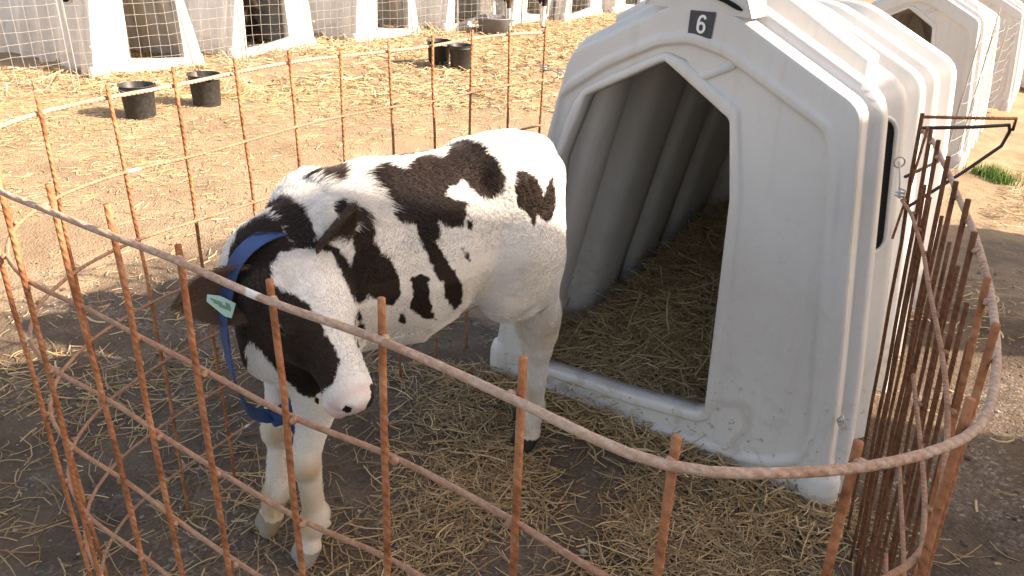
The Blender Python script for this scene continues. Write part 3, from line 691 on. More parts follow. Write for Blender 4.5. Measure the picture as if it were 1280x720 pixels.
def make_hair(name, V, F, A, count, parent, lenf, dirf, rad=.00042, seed=3, keep=None):
    rng = np.random.default_rng(seed)
    a, b, c, d = (V[F[:, i]] for i in range(4)); ar = np.linalg.norm(np.cross(c - a, d - b), axis=1) * .5
    fc = (a + b + c + d) / 4
    if keep is not None: ar = ar * keep(fc)
    fi = rng.choice(len(F), count, p=ar / ar.sum()); u = rng.random((count, 1)); v = rng.random((count, 1))
    w = [(1 - u) * (1 - v), u * (1 - v), u * v, (1 - u) * v]; root = sum(w[i] * V[F[fi, i]] for i in range(4))
    Nv = vnormals(V, F); nn = sum(w[i] * Nv[F[fi, i]] for i in range(4)); nn /= np.linalg.norm(nn, axis=1)[:, None]
    fl = dirf(root); fl = fl - nn * np.sum(fl * nn, 1)[:, None]; fl /= np.linalg.norm(fl, axis=1)[:, None] + 1e-6
    cl = rng.normal(0, .13, (count, 3)); big = np.stack([vnoise(root[:, 0] + 3 * i, root[:, 2] + root[:, 1] + i, 14) for i in range(3)], 1) * .7
    fl = fl + cl + big; fl = fl - nn * np.sum(fl * nn, 1)[:, None] * .9
    L = (lenf(root) * rng.uniform(.6, 1.25, count))[:, None]
    P = np.stack([root - nn * .001, root + (nn * .30 + fl * .42) * L, root + (nn * .36 + fl * .98) * L], 1)
    hc = bpy.data.hair_curves.new(name); hc.add_curves([3] * count)
    hc.attributes['position'].data.foreach_set('vector', P.reshape(-1, 3).astype(np.float32).ravel())
    r = hc.attributes.get('radius') or hc.attributes.new('radius', 'FLOAT', 'POINT')
    r.data.foreach_set('value', np.tile(np.array([rad, rad * .8, rad * .15], np.float32), count))
    for k in A:
        vals = sum(w[i][:, 0] * A[k][F[fi, i]] for i in range(4))
        if k == 'coat': vals = vals + rng.normal(0, .0008, count)
        at = hc.attributes.new(k, 'FLOAT', 'CURVE'); at.data.foreach_set('value', vals.astype(np.float32))
    at = hc.attributes.new('vary', 'FLOAT', 'CURVE'); at.data.foreach_set('value', np.clip(rng.random(count) * .7 + .6 * (vnoise(root[:, 0], root[:, 2], 12) + .25), 0, 1).astype(np.float32))
    hc.materials.append(MHAIR); o = bpy.data.objects.new(name, hc); COL.objects.link(o); o.parent = parent; return o
def make_calf():
    root = empty('calf', CALF_O, CALF_RZ)
    V, F = calf_body(); n0 = len(V)
    Nn = vnormals(V, F); A = attrs_of(V, Nn)
    Vs, Fs, b = [V], [F], n0; 
    for i, e in enumerate(EARS):
        v, f = ear(*e); Vs.append(v); Fs.append(f + b); b += len(v)
        n = len(v)
        A['coat'] = np.r_[A['coat'], np.full(n, .05)]; A['stain'] = np.r_[A['stain'], np.zeros(n)]; A['pink'] = np.r_[A['pink'], np.zeros(n)]; A['hoof'] = np.r_[A['hoof'], np.zeros(n)]
        br = np.zeros(n); br[:n // 2] = (.9, .5)[i]; br[n // 2:] = (.5, .45)[i]; A['brown'] = np.r_[A['brown'], br]
    V = np.concatenate(Vs); F = np.concatenate(Fs)
    o = npmesh('body', V, F, MCOAT, root, True, A); root['_n'] = n0; del root['_n']
    def lenf(p):
        l = np.full(len(p), .0115); l = np.where(p[:, 2] < .5, .007, l)
        hd = ((p - HO) @ HA > 0) & (p[:, 1] > .1); l = np.where(hd, .006, l); l = np.where(hd & ((p - HO) @ HA < .07), .010, l)
        l = np.where((p[:, 2] < .60) & (p[:, 2] > .48) & (abs(p[:, 0]) < .3), .016, l)
        l = np.where((p[:, 2] > .93) & (p[:, 0] > .12) & (p[:, 0] < .27), .026, l)
        l = np.where(((p - HO) @ HA > .285) & hd, .0015, l); l = np.where(hd & (np.hypot((p - HO) @ HA - .125, (p - HO) @ HB + .046) < .030) & (abs((p - HO) @ HC) > .05), .0012, l)
        return l
    def dirf(p):
        d = np.tile(np.array([-1., 0, -.75]), (len(p), 1)); d = np.where((p[:, 2] < .5)[:, None], np.array([-.2, 0, -1.]), d)
        hd = (((p - HO) @ HA > 0) & (p[:, 1] > .1)); d = np.where(hd[:, None], -HA, d)
        return d
    nE = len(EARS[0:1])
    make_hair('coat_hair', V[:n0], F[(F < n0).all(1)], {k: A[k][:n0] for k in A}, 150000, root, lenf, dirf, keep=lambda c: (c[:, 2] > .06) * np.where(c[:, 1] < -.06, .35, 1.))
    Fe = F[(F >= n0).all(1)]
    make_hair('ear_hair', V, Fe, A, 6000, root, lambda p: np.full(len(p), .013), lambda p: np.where((p[:, 0] > .4)[:, None], np.array([1., .2, -.3]), np.array([-.5, .2, .8])), .0004, 5)
    for s_ in (-1, 1):
        p = hp(.125, -.046, s_ * .0720); m = MB(); nn = 16
        prof = [(0, -.0150)] + [(.0150 * sin(pi * k / 10), -.0150 * cos(pi * k / 10)) for k in range(1, 10)] + [(0, .0150)]
        m.lathe(prof, 16); e = m.build('eye', MEYE, root, True); e.location = tuple(p); e.scale = (1.05, 1, 1)
        # lids: slim ridge round the eye
        m = MB(); pts = []
        for k in range(14):
            t = 2 * pi * k / 14; q = hp(.125 + .0190 * cos(t), -.046 + .0115 * sin(t), s_ * (.0815 - .004 * cos(t) ** 2)); pts.append(q)
        m.tube(pts, .0030, 6, True); ld = m.build('eyelid', MEYELID, root, True)
    # ear tag
    e0 = np.array(EARS[0][0]); e1 = np.array(EARS[0][1]); mid = e0 * .52 + e1 * .48 + np.array([.0, .012, .0])
    ax_ = (e1 - e0) / np.linalg.norm(e1 - e0); up = np.array([-.12, -.25, 1.]); up -= ax_ * (up @ ax_); up /= np.linalg.norm(up); nr = np.cross(up, ax_) * -1
    if nr[1] < 0: nr = -nr
    def tp(x, y, z): return mid - ax_ * x + up * y + nr * z
    m = MB(); sh = [(-.030, .010), (-.024, .024), (.0, .014), (.026, -.010), (.008, -.038), (-.004, -.030)]
    fr = [tp(x, y, .004) for x, y in sh]; bk = [tp(x, y, .001) for x, y in sh]; k = len(sh)
    m.add(fr + bk, [tuple(range(k)), tuple(range(2 * k - 1, k - 1, -1))] + [(i, i + k, (i + 1) % k + k, (i + 1) % k) for i in range(k)])
    tg = m.build('ear_tag', MTAG, root); 
    m = MB()
    for x, y, w_, h_ in ((-.010, .006, .010, .0022), (-.004, -.004, .012, .0022), (.002, -.013, .010, .0022), (.010, -.010, .004, .006)):
        m.add([tp(x - w_, y + w_ * .8 - h_, .0055), tp(x + w_, y - w_ * .8 - h_, .0055), tp(x + w_, y - w_ * .8 + h_, .0055), tp(x - w_, y + w_ * .8 + h_, .0055)], [(0, 1, 2, 3)])
    m.build('tag_print', MTAGP, tg)
    return root, V, F
def lid_mat(): return M('eyelid_dark', (.055, .038, .030), .6, .2)
MEYELID = lid_mat()
calf, CV, CF = make_calf()
tag(calf, 'black and white calf with blue collar standing in the rusty bar pen, head lowered', 'calf')
# ------------------------------------------------------------------ rusty reinforcing-bar pen
def rust_m(dust, dc=(.46, .32, .24)):
    def f(nt, b):
        c = objc(nt); n1 = noise(nt, c, 22, 5, .65); n2 = noise(nt, c, 140, 3, .7); n3 = noise(nt, c, 6, 4, .6)
        col = ramp(nt, n1, [(.3, (.17, .062, .028)), (.5, (.36, .145, .070)), (.72, (.52, .25, .135))])
        col = mix(nt, ramp(nt, n2, [(.62, 0.), (.75, .7)]), col, (.08, .035, .022))
        if dust:
            col = mix(nt, ramp(nt, n3, [(.32, .35), (.62, .85)]), col, dc)
            col = mix(nt, ramp(nt, n2, [(.44, .0), (.60, .5 if dust > 1 else .2)]), col, (.58, .46, .38))
            col = mix(nt, ramp(nt, noise(nt, c, 11, 2), [(.70, 0.), (.73, 1.)]), col, (.75, .72, .68))
        nt.links.new(col, b.inputs['Base Color'])
        w = nt.nodes.new('ShaderNodeTexWave'); w.wave_type = 'BANDS'; w.bands_direction = 'DIAGONAL'; w.inputs['Scale'].default_value = 42; w.inputs['Distortion'].default_value = 1.5
        nt.links.new(c, w.inputs['Vector']); h = math_(nt, 'ADD', math_(nt, 'MULTIPLY', w.outputs['Fac'], .6), n2); bump(nt, b, h, .6, .003)
    return f
MRUST = M('rusty_bar', (.3, .13, .06), .85, .2, rust_m(False)); MRUSTD = M('dusty_rusty_bar', (.4, .25, .18), .85, .2, rust_m(2)); MRUSTE = M('worn_rusty_bar', (.3, .18, .12), .85, .2, rust_m(1, (.34, .195, .125)))
MRUST_SHADE = M('shaded_rusty_bar', (.12, .05, .03), .85, .2, lambda nt, b: (rust_m(False)(nt, b), nt.links.new(mix(nt, .62, b.inputs['Base Color'].links[0].from_socket, (.045, .020, .014)), b.inputs['Base Color'])))  # rust darkened to put the right side's shade into the colour
MWIRE = M('dark_wire', (.05, .035, .03), .6, .4)
BARS = [(.083, 2.872), (-.045, 2.76), (-.164, 2.646), (-.277, 2.494), (-.393, 2.384), (-.505, 2.239), (-.610, 2.105), (-.705, 1.955), (-.793, 1.806), (-.883, 1.671), (-.935, 1.494), (-.937, 1.335), (-.880, 1.200), (-.775, 1.100), (-.645, 1.018), (-.519, .929), (-.403, .860), (-.264, .767), (-.135, .709), (.015, .598), (.132, .494), (.288, .512), (.412, .572), (.491, .699), (.562, .843), (.625, .997), (.672, 1.115), (.722, 1.245), (.772, 1.370), (.812, 1.500), (.842, 1.590), (.866, 1.687)]
def lean(i):  # how far the foot of bar i stands from its top
    if i >= 21: return (.05 + .05 * min(1, (i - 21) / 3), -.01)
    if i in (18, 19, 20): return (-.012, .0)
    return (.008 * sin(i * 2.3), .006 * cos(i * 1.7))
pen = empty('bar_pen', (0, 0, 0)); tag(pen, 'rusty reinforcing bar pen curving round the black and white calf, tied to hutch 6', 'pen fence')
_q = np.linspace(0, len(BARS) - 1, 621)
def _sm(a):
    k = np.exp(-.5 * (np.arange(-30, 31) / 6.) ** 2); k /= k.sum(); b = np.r_[2 * a[0] - a[30:0:-1], a, 2 * a[-1] - a[-2:-32:-1]]; return np.convolve(b, k, 'valid')
_bx, _by = (_sm(np.interp(_q, np.arange(len(BARS)), [b[j] for b in BARS])) for j in (0, 1))
_lx, _ly = (_sm(np.interp(_q, np.arange(len(BARS)), [lean(i)[j] for i in range(len(BARS))])) for j in (0, 1))
def barpt(i, z):
    k = 1 - z / 1.18; return np.array([np.interp(i, _q, _bx) + k * np.interp(i, _q, _lx), np.interp(i, _q, _by) + k * np.interp(i, _q, _ly)])
rb = random.Random(4)
for i, (x, y) in enumerate(BARS):
    top = 1.18 + rb.uniform(-.012, .012); pts = []; bx_ = rb.uniform(-.007, .007); by_ = rb.uniform(-.007, .007)
    for k in range(9):
        z = -.02 + (top + .02) * k / 8; q = barpt(i, z); pts.append((q[0] + rb.uniform(-.002, .002) + bx_ * sin(pi * k / 8), q[1] + rb.uniform(-.002, .002) + by_ * sin(pi * k / 8), z))
    MB().tube(pts, .0043, 9).build('vertical_bar', MRUST_SHADE if i >= 25 else MRUST, pen, True)
for i_ in (24.6, 25.5, 26.6, 27.45, 28.5, 29.5, 30.4):   # the overlapping end of a second panel, set just outside the first
    pts = []; of = rb.uniform(.010, .022)
    for k in range(9):
        z = -.02 + 1.06 * k / 8; q_ = barpt(i_, z); pts.append((q_[0] + of + rb.uniform(-.003, .003), q_[1] + rb.uniform(-.003, .003), z))
    MB().tube(pts, .0038, 8).build('vertical_bar', MRUST_SHADE, pen, True)
cen = np.array([-.1, 1.6])
for kz, z in enumerate((1.150, .985, .820, .655, .490, .325, .160)):
    pts = []
    for q in np.linspace(0, (len(BARS) - 1 if kz < 2 else 27.5 - kz * .4), 150):
        p = barpt(q, z)
        if kz == 0 and q < .0: continue
        t0 = barpt(max(q - .05, 0), z); t1 = barpt(min(q + .05, len(BARS) - 1), z); t = t1 - t0; t /= np.linalg.norm(t); nrm = np.array([t[1], -t[0]])
        if nrm @ (p - cen) < 0: nrm = -nrm
        o = -.010 if kz > 0 else .010
        zz = z + .004 * sin(q * 1.3 + kz) + (-.010 * smooth01((q - 22) / 8) if kz == 0 else 0)
        pts.append((p[0] + nrm[0] * o, p[1] + nrm[1] * o, float(zz)))
    hb_ = MB(); hb_.tube(pts, .0047 if kz == 0 else .0038, 9)
    qm = len(BARS) - 1 if kz < 2 else 27.5 - kz * .4
    for i in range(int(qm) + 1):   # weld bead at every crossing
        p = barpt(i, z); k_ = int(round(i / qm * 149)); k_ = min(k_, len(pts) - 1); c_ = (Vector(pts[k_]) + Vector((p[0], p[1], pts[k_][2])) * 1.0) / 2
        R_w = .0060; oc = [(1, 0, 0), (0, 1, 0), (-1, 0, 0), (0, -1, 0), (0, 0, 1), (0, 0, -1)]
        rings_ = [(0, -1), (.8, -.6), (1, 0), (.8, .6), (0, 1)]; V_ = []
        for rr_, zz_ in rings_:
            for a_ in range(6): V_.append(c_ + Vector((rr_ * cos(a_ * pi / 3) * R_w * rb.uniform(.8, 1.2), rr_ * sin(a_ * pi / 3) * R_w, zz_ * R_w * .9)))
        hb_.add(V_, [(g * 6 + a_, g * 6 + (a_ + 1) % 6, (g + 1) * 6 + (a_ + 1) % 6, (g + 1) * 6 + a_) for g in range(4) for a_ in range(6)])
    hb_.build('horizontal_bar', MRUSTD if kz == 0 else MRUSTE, pen, True)
# wires at the pen's ends
def P3(u, v, Y):
    d = np.array(F_) + np.array(R_) * (u - 640) / 976 - np.array(U_) * (v - 360) / 976; return tuple(np.array([0, 0, 1.55]) + d * (Y / d[1]))
for pts, r in (([(.874, 1.700, 1.145), (1.00, 1.71, 1.150), (1.085, 1.73, 1.153), (1.100, 1.745, 1.135), (1.095, 1.75, 1.10), (1.03, 1.76, 1.03), (.905, 1.72, .955)], .0040),
               ([(.866, 1.690, 1.172), (1.00, 1.70, 1.172), (1.090, 1.72, 1.170), (1.103, 1.74, 1.14)], .0036),
               ([(.880, 1.715, 1.030), (.99, 1.80, 1.045)], .0038), ([(.84, 1.60, 1.17), (.90, 1.72, 1.02), (.86, 1.66, .90)], .003)):
    MB().tube(pts, r, 7).build('bent_wire', MWIRE if r > .0037 else MRUST, pen, True)
a = hw(.205, .06, 1.03)
for base, tgt in (((.083, 2.872, 1.02), (.083 + .06, 2.80, 1.022)), ((.872, 1.70, .985), hw(1.165, .185, .985))):
    b0 = Vector(base); b1 = Vector(tgt)
    m = MB(); m.tube([b0, (b0 + b1) / 2 + Vector((0, 0, .006)), b1], .0026, 6)
    m.tube([b1 + Vector((.014 * cos(t), 0, .014 * sin(t))) for t in [2 * pi * k / 12 for k in range(12)]], .0024, 6, True)
    m.tube([b0 + Vector((.010 * cos(t), .010 * sin(t), .0008 * k)) for k, t in enumerate([2 * pi * k / 10 for k in range(24)])], .0018, 6)
    m.build('tie_wire', MGALV, pen, True)

# ------------------------------------------------------------------ collar
def ring(c, ax, r1, r2, n=40, tw=0):
    ax = Vector(ax).normalized(); u = ax.orthogonal().normalized() if abs(ax.x) > .95 else Vector((1, 0, 0)); u = (u - ax * u.dot(ax)).normalized(); v = ax.cross(u)
    return [Vector(c) + u * r1 * cos(2 * pi * k / n) + v * r2 * sin(2 * pi * k / n) for k in range(n)], ax
def strapmesh(path, axs, w, th, closed=True):
    V = []; n = len(path)
    for i, p in enumerate(path):
        t = (path[(i + 1) % n] - path[i - 1]) if closed else (path[min(i + 1, n - 1)] - path[max(i - 1, 0)])
        t.normalize(); a = axs[i] - t * axs[i].dot(t); a.normalize(); o = t.cross(a)
        for sa, so in ((-1, -1), (1, -1), (1, 1), (-1, 1)): V.append(p + a * w * .5 * sa + o * th * .5 * so)
    F = []
    for i in range(n if closed else n - 1):
        for k in range(4): j = (i + 1) % n; F.append((i * 4 + k, i * 4 + (k + 1) % 4, j * 4 + (k + 1) % 4, j * 4 + k))
    if not closed: F += [(3, 2, 1, 0), tuple((n - 1) * 4 + k for k in range(4))]
    m = MB(); m.add(V, F); return m
from mathutils.bvhtree import BVHTree
CB = BVHTree.FromPolygons([tuple(v) for v in CV], [tuple(int(i) for i in f) for f in CF])
# the collar rides round the neck just behind the head and hangs loose under the throat
def collar():
    c = Vector((.385, .038, .745)); ax = Vector((-.10, .86, -.10)).normalized(); u = Vector((1, .1, 0)); u = (u - ax * u.dot(ax)).normalized(); v = ax.cross(u); v = v if v.z > 0 else -v
    path = []; axs = []; n = 60
    for k in range(n):
        t = 2 * pi * k / n; d = u * cos(t) + v * sin(t)
        hit = CB.ray_cast(c + d * .6, -d, .6); r = (hit[0] - c).length + .004 if hit[0] else .13
        path.append([t, d, min(r, .16)])
    R = [p[2] for p in path]; R = [max(R[(i + k) % n] for k in (-2, -1, 0, 1, 2)) for i in range(n)]; R = [sum(R[(i + k) % n] for k in range(-3, 4)) / 7 for i in range(n)]
    pts = []
    for i, (t, d, _) in enumerate(path):
        sag = max(0, -sin(t)) ** 1.5 * .15
        p = c + d * R[i] + Vector((.035 * (sag / .15), .02 * sag / .15, -sag)); pts.append(p); axs.append(ax + Vector((.35, 0, .0)) * (sag / .15))
    m = strapmesh(pts, axs, .048, .0035); o = m.build('collar', MSTRAP, calf); o['label'] = 'loose blue webbing collar'
    low = min(pts, key=lambda p: p.z)
    # buckle knot and hanging ends
    q = low + Vector((0, .01, -.002))
    m = MB(); m.box(q.x - .018, q.x + .018, q.y - .010, q.y + .016, q.z - .018, q.z + .016); k_ = m.build('buckle', MSTRAP, o)
    bv = k_.modifiers.new('bev', 'BEVEL'); bv.width = .006; bv.segments = 3
    e = [q + Vector((-.01, .01, -.01)), q + Vector((-.03, .02, -.035)), q + Vector((-.055, .025, -.075)), q + Vector((-.06, .025, -.11))]
    strapmesh(e, [Vector((0.6, .2, .5))] * 4, .026, .003, False).build('loose_end', MSTRAP, o)
    e = [q + Vector((.01, .012, .0)), q + Vector((-.02, .028, -.01)), q + Vector((-.035, .03, -.05)), q + Vector((-.05, .03, -.085))]
    strapmesh(e, [Vector((1, 0, .2))] * 4, .012, .004, False).build('loose_end', MSTRAP, o)
collar()

# ------------------------------------------------------------------ buckets
def bm_(nt, b):
    n = noise(nt, objc(nt), 40, 4, .7); nt.links.new(ramp(nt, n, [(.4, (.018, .018, .019)), (.7, (.045, .044, .042)), (.78, (.12, .11, .1))]), b.inputs['Base Color'])
MBUCK = M('black_plastic', (.02, .02, .02), .5, .4, bm_)
def make_bucket(H=.25, R=.122):
    root = empty('bucket')
    m = MB(); t = .004; r0 = R * .85
    m.lathe([(0, .004), (r0, .004), (r0, .0), (r0 + .002, .008), (R * .97, H - .035), (R * 1.0, H - .033), (R * 1.0, H - .024), (R * .985, H - .022), (R * .99, H - .006), (R * 1.05, H - .004), (R * 1.055, H), (R * 1.0, H + .001), (R * .975, H - .004), (r0 - .004, .012), (0, .012)], 40)
    b = m.build('bucket_body', MBUCK, root, True)
    m = MB(); m.tube([(R * 1.04 * cos(a), -R * 1.10 * sin(a) * .995, H - .018 - .02 * sin(a)) for a in [pi * k / 16 for k in range(17)]], .0032, 6); m.build('handle', MGALV, root, True)
    for s_ in (-1, 1):
        m = MB(); m.box(s_ * R * .98 - .006, s_ * R * .98 + .012 * s_ + .006, -.018, .018, H - .04, H + .002); m.build('handle_lug', MBUCK, root)
    return root
b0 = make_bucket(); k = 0
for (x, y, rz, lab) in ((-2.87, 5.86, .6, 'dented black bucket with notched rim, leftmost on the straw beyond the pen'), (-2.52, 6.28, 2.2, 'black bucket just right of the leftmost bucket, between two pen bars'),
                        (-.865, 8.42, 1.0, 'left one of the two black buckets standing close together'), (-.62, 8.25, 2.9, 'right one of the two black buckets standing close together')):
    o = b0 if k == 0 else copy_tree(b0); k += 1
    o.location = (x, y, float(gh(x, y)) - .004); o.rotation_euler = (0, 0, rz); tag(o, lab, 'bucket', 'black feed buckets')
m = MB(); m.lathe([(0, .0), (.20, .0), (.235, .18), (.245, .185), (.245, .20), (.225, .195), (.19, .02), (0, .02)], 36)
tx, ty, _ = hw(-5.15, 6.80); tub = empty('feed_tub', (tx, ty, float(gh(tx, ty)))); m.build('tub_body', M('grey_galvanised', (.16, .165, .17), .5, .4), tub, True)
m = MB()
for s_ in (-1, 1): m.tube([(s_ * .235, -.04, .15), (s_ * .27, -.03, .165), (s_ * .27, .03, .165), (s_ * .235, .04, .15)], .006, 6)
m.build('handle', MGALV, tub, True)
tag(tub, 'round grey tub on the straw before a far hutch doorway', 'tub')

# ------------------------------------------------------------------ galvanised wire mesh in front of the far hutches and beside the next hutch
MMESH = M('mesh_wire', (.27, .26, .25), .5, .4)
def mesh_panel(p0, p1, H, bulge, gz, label, cols=.09, rowsz=.095, r=.0018, seed=1):
    rr = random.Random(seed); p0 = Vector((*p0, 0)); p1 = Vector((*p1, 0)); d = p1 - p0; L = d.length; d.normalize(); nn = Vector((d.y, -d.x, 0)) * bulge
    root = empty('wire_mesh_panel', (p0.x, p0.y, gz))
    def pt(u, z): t = u / L; return d * u + nn * (4 * t * (1 - t)) + Vector((0, 0, z)) + nn.normalized() * .012 * sin(u * 7 + z * 5 + seed) if bulge else d * u + Vector((0, 0, z))
    m = MB(); n = int(L / cols)
    for i in range(n + 1):
        u = L * i / n; m.tube([pt(u, H * k / 4 + .0) + Vector((rr.uniform(-.004, .004), rr.uniform(-.004, .004), 0)) for k in range(5)], r, 4)
    nh = int(H / rowsz)
    for j in range(nh + 1):
        z = .02 + (H - .04) * j / nh; m.tube([pt(L * k / 14, z) + Vector((0, 0, rr.uniform(-.006, .006))) for k in range(15)], r, 4)
    m.build('wire_grid', MMESH, root)
    for u in (0, L): MB().tube([pt(u, -.05), pt(u, H + .03)], .005, 8).build('post', MGALV, root)
    return tag(root, label, 'wire panel', 'galvanised mesh panels')
ordn = ['first galvanised mesh panel from the left edge, in front of the tan hutch side', 'mesh panel crossing the white front of the leftmost full hutch', 'mesh panel before the hutch with the dark calf lying inside', 'mesh panel before the third far hutch from the left',
        'mesh panel before the hutch with the grey tub', 'mesh panel behind the standing dark calf, in front of a hutch', 'mesh panel before the hutch at the roof slope of hutch 6', 'rightmost mesh panel of the far row, above the roof slope of hutch 6']
dd = [-.35, 1.28, 2.95, 4.6, 6.15, 7.5, 8.7, 10.0, 11.6]
for i in range(8):
    s0 = -5.50 + .06 * i; a = hw(s0, dd[i] + .02); b = hw(s0 + .06, dd[i + 1] - .02)
    mesh_panel(a[:2], b[:2], 1.25, .10, float(gh(a[0], a[1])) + .01, ordn[i], seed=i)
for d0, d1, lab in ((3.3, 5.3, 'short mesh panel beside the hutch directly behind hutch 6'), (8.2, 10.1, 'mesh panel beside the third hutch of the right row')):
    a = hw(1.12 - d0 * .055, d0); b = hw(1.12 - d1 * .055, d1); mesh_panel(a[:2], b[:2], 1.1, .08, float(gh(a[0], a[1])), lab, .5, .12, seed=int(d0))

# ------------------------------------------------------------------ second calf in the far row, and one lying in a hutch
def far_calf(lying=False):
    S = SDF((-.7, -.3, -.03), (.95, .3, 1.15), .016)
    dz = -.36 if lying else 0
    S.tube([(-.48, 0, .84 + dz, .05, .06), (-.40, 0, .83 + dz, .13, .14), (-.25, 0, .79 + dz, .16, .19), (0, 0, .75 + dz, .17, .22), (.25, 0, .74 + dz, .15, .22), (.38, 0, .73 + dz, .10, .16), (.44, 0, .72 + dz, .04, .06)], .05)
    S.cone((.3, 0, .82 + dz), (.52, 0, .98 + dz), .12, .08, .05)
    S.ell((.60, 0, .99 + dz), (.11, .08, .085), k=.03); S.cone((.62, 0, .97 + dz), (.78, .02, .88 + dz), .062, .045, .03); S.cone((.60, 0, .92 + dz), (.74, .02, .85 + dz), .04, .03, .03)
    for y in (-1, 1):
        S.ell((.54, y * .12, 1.0 + dz), (.03, .08, .045), k=.015)
        if lying:
            S.cone((.30, y * .12, .25), (.50, y * .13, .08), .06, .035, .04); S.cone((.50, y * .13, .07), (.30, y * .14, .04), .035, .03, .02)
            S.cone((-.35, y * .13, .25), (-.10, y * .2, .08), .10, .04, .05); S.cone((-.10, y * .2, .06), (-.32, y * .2, .04), .035, .03, .02)
        else:
            x = -.36 + .05 * y
            S.cone((-.32, y * .10, .75), (-.25, y * .11, .60), .12, .08, .05); S.cone((-.27, y * .11, .6), (x - .03, y * .09, .46), .07, .04, .04); S.cone((x - .03, y * .09, .46), (x, y * .08, .06), .036, .028, .02); S.cone((x, y * .08, .06), (x + .03, y * .08, .02), .032, .03, .02)
            x = .34 + .06 * y
            S.cone((.32, y * .1, .62), (x, y * .09, .34), .07, .036, .04); S.cone((x, y * .09, .34), (x, y * .08, .06), .034, .027, .02); S.cone((x, y * .08, .06), (x + .03, y * .08, .02), .032, .03, .02)
    S.cone((-.47, 0, .90 + dz), (-.50, 0, .60 + dz * .9), .025, .02, .03)
    V, F = S.mesh(); V = lap(V, F, 2)
    x, y, z = V.T; k = vnoise(x + 4.1, z + 1.3 + y * .4, 4.2) * .3 + (.16 if lying else .055)
    k = np.where((z < .34) & (not lying), -.1, k); k = np.where((x > .66) & (abs(y) < .03) & (not lying), -.1, k)
    o = np.zeros(len(V)); A = dict(coat=k, stain=o, pink=np.where(x > .80, .5, 0), hoof=(z < .04).astype(float) if not lying else o, brown=np.where(x < .0, .25, 0.))
    return V, F, A
for ly, (s, d), rot, lab in ((False, (-4.95, 7.25), 1.35, 'dark calf standing far off behind the wire mesh, white legs showing'), (True, (-6.6, 3.78), -.35, 'dark calf lying inside the doorway of the second far hutch')):
    x, y, _ = hw(s, d); r = empty('calf', (x, y, float(gh(x, y)) + .01), ROTZ + rot); V, F, A = far_calf(ly); npmesh('body', V, F, MCOAT, r, True, A)
    r.scale = (.9, .9, .9)
    for sgn in (-1, 1):
        m = MB(); m.lathe([(0, -.011)] + [(.011 * sin(pi * k / 8), -.011 * cos(pi * k / 8)) for k in range(1, 8)] + [(0, .011)], 10); e = m.build('eye', MEYE, r, True); e.location = (.655, sgn * .070, .995 - (.36 if ly else 0))
    tag(r, lab, 'calf')

# ------------------------------------------------------------------ unseen blockers added just outside the frame to shade the pen and alley
MWALL = M('shade_shed_boards', (.24, .2, .16), .8, .2); MROOF = M('shade_shed_roof', (.30, .29, .28), .6, .3)
def cx(c, x): return c - .1988 * x    # y of the sun's path line c at x
x0 = 5.0; shade_shed = empty('added_shade_shed', (x0, 0, 0))
def reach_h(r): return (x0 + r) / 1.66
prof = [(-4.0, reach_h(2.2)), (1.50, reach_h(2.1)), (1.92, reach_h(1.2)), (2.10, reach_h(1.0)), (2.50, reach_h(.88))]  # top edge of the added wall, shaped for the reach of its shade
ys = [(c - .1988 * x0, h) for c, h in prof]
m = MB(); V = []
for xx in (0, .14):
    for y, h in ys: V += [(xx, y, -.8), (xx, y, h)]
n = len(ys) * 2; F = []
for i in range(len(ys) - 1):
    a = 2 * i; F += [(a, a + 2, a + 3, a + 1), (n + a, n + a + 1, n + a + 3, n + a + 2), (a + 1, a + 3, n + a + 3, n + a + 1)]
F += [(0, 1, n + 1, n), (n - 2, 2 * n - 2, 2 * n - 1, n - 1)]; m.add(V, F); w = m.build('wall', MWALL, shade_shed); recalc(w)
m = MB(); m.box(-.15, 4.0, -5.2, ys[1][0], reach_h(2.1) + .02, reach_h(2.1) + .10); m.build('roof', MROOF, shade_shed)
tag(shade_shed, 'added unseen shed standing right of the hutches outside the photo', 'shade_shed')
m = MB()
def bale(m, x, y, z, w=.5, l=1.0, h=.42): m.box(x - w / 2, x + w / 2, y - l / 2, y + l / 2, z, z + h)
MBALE = M('bale_straw', (.45, .32, .15), .9, .1, lambda nt, b: (nt.links.new(ramp(nt, noise(nt, objc(nt), 60, 4, .7), [(.35, (.25, .17, .07)), (.65, (.55, .42, .22))]), b.inputs['Base Color'])))
nb = 0
for lvl in range(4):  # unseen stack added to shade the ground right of the hutches
    for j in range(1 if lvl > 2 else 2):
        yb = cx(3.72, 4.2) + (j * 1.02 - .40) * 1 + .12 * lvl
        m = MB(); m.box(-.25, .25, -.5, .5, 0, .40); o = m.build('shade_bale', MBALE); o.location = (4.2, yb, float(gh(4.2, yb)) + lvl * .402 - .01)
        bv = o.modifiers.new('b', 'BEVEL'); bv.width = .03; bv.segments = 2
        tag(o, 'added unseen straw bale in the stack shading the alley right of the hutches outside the photo', 'straw bale', 'added shade bales')

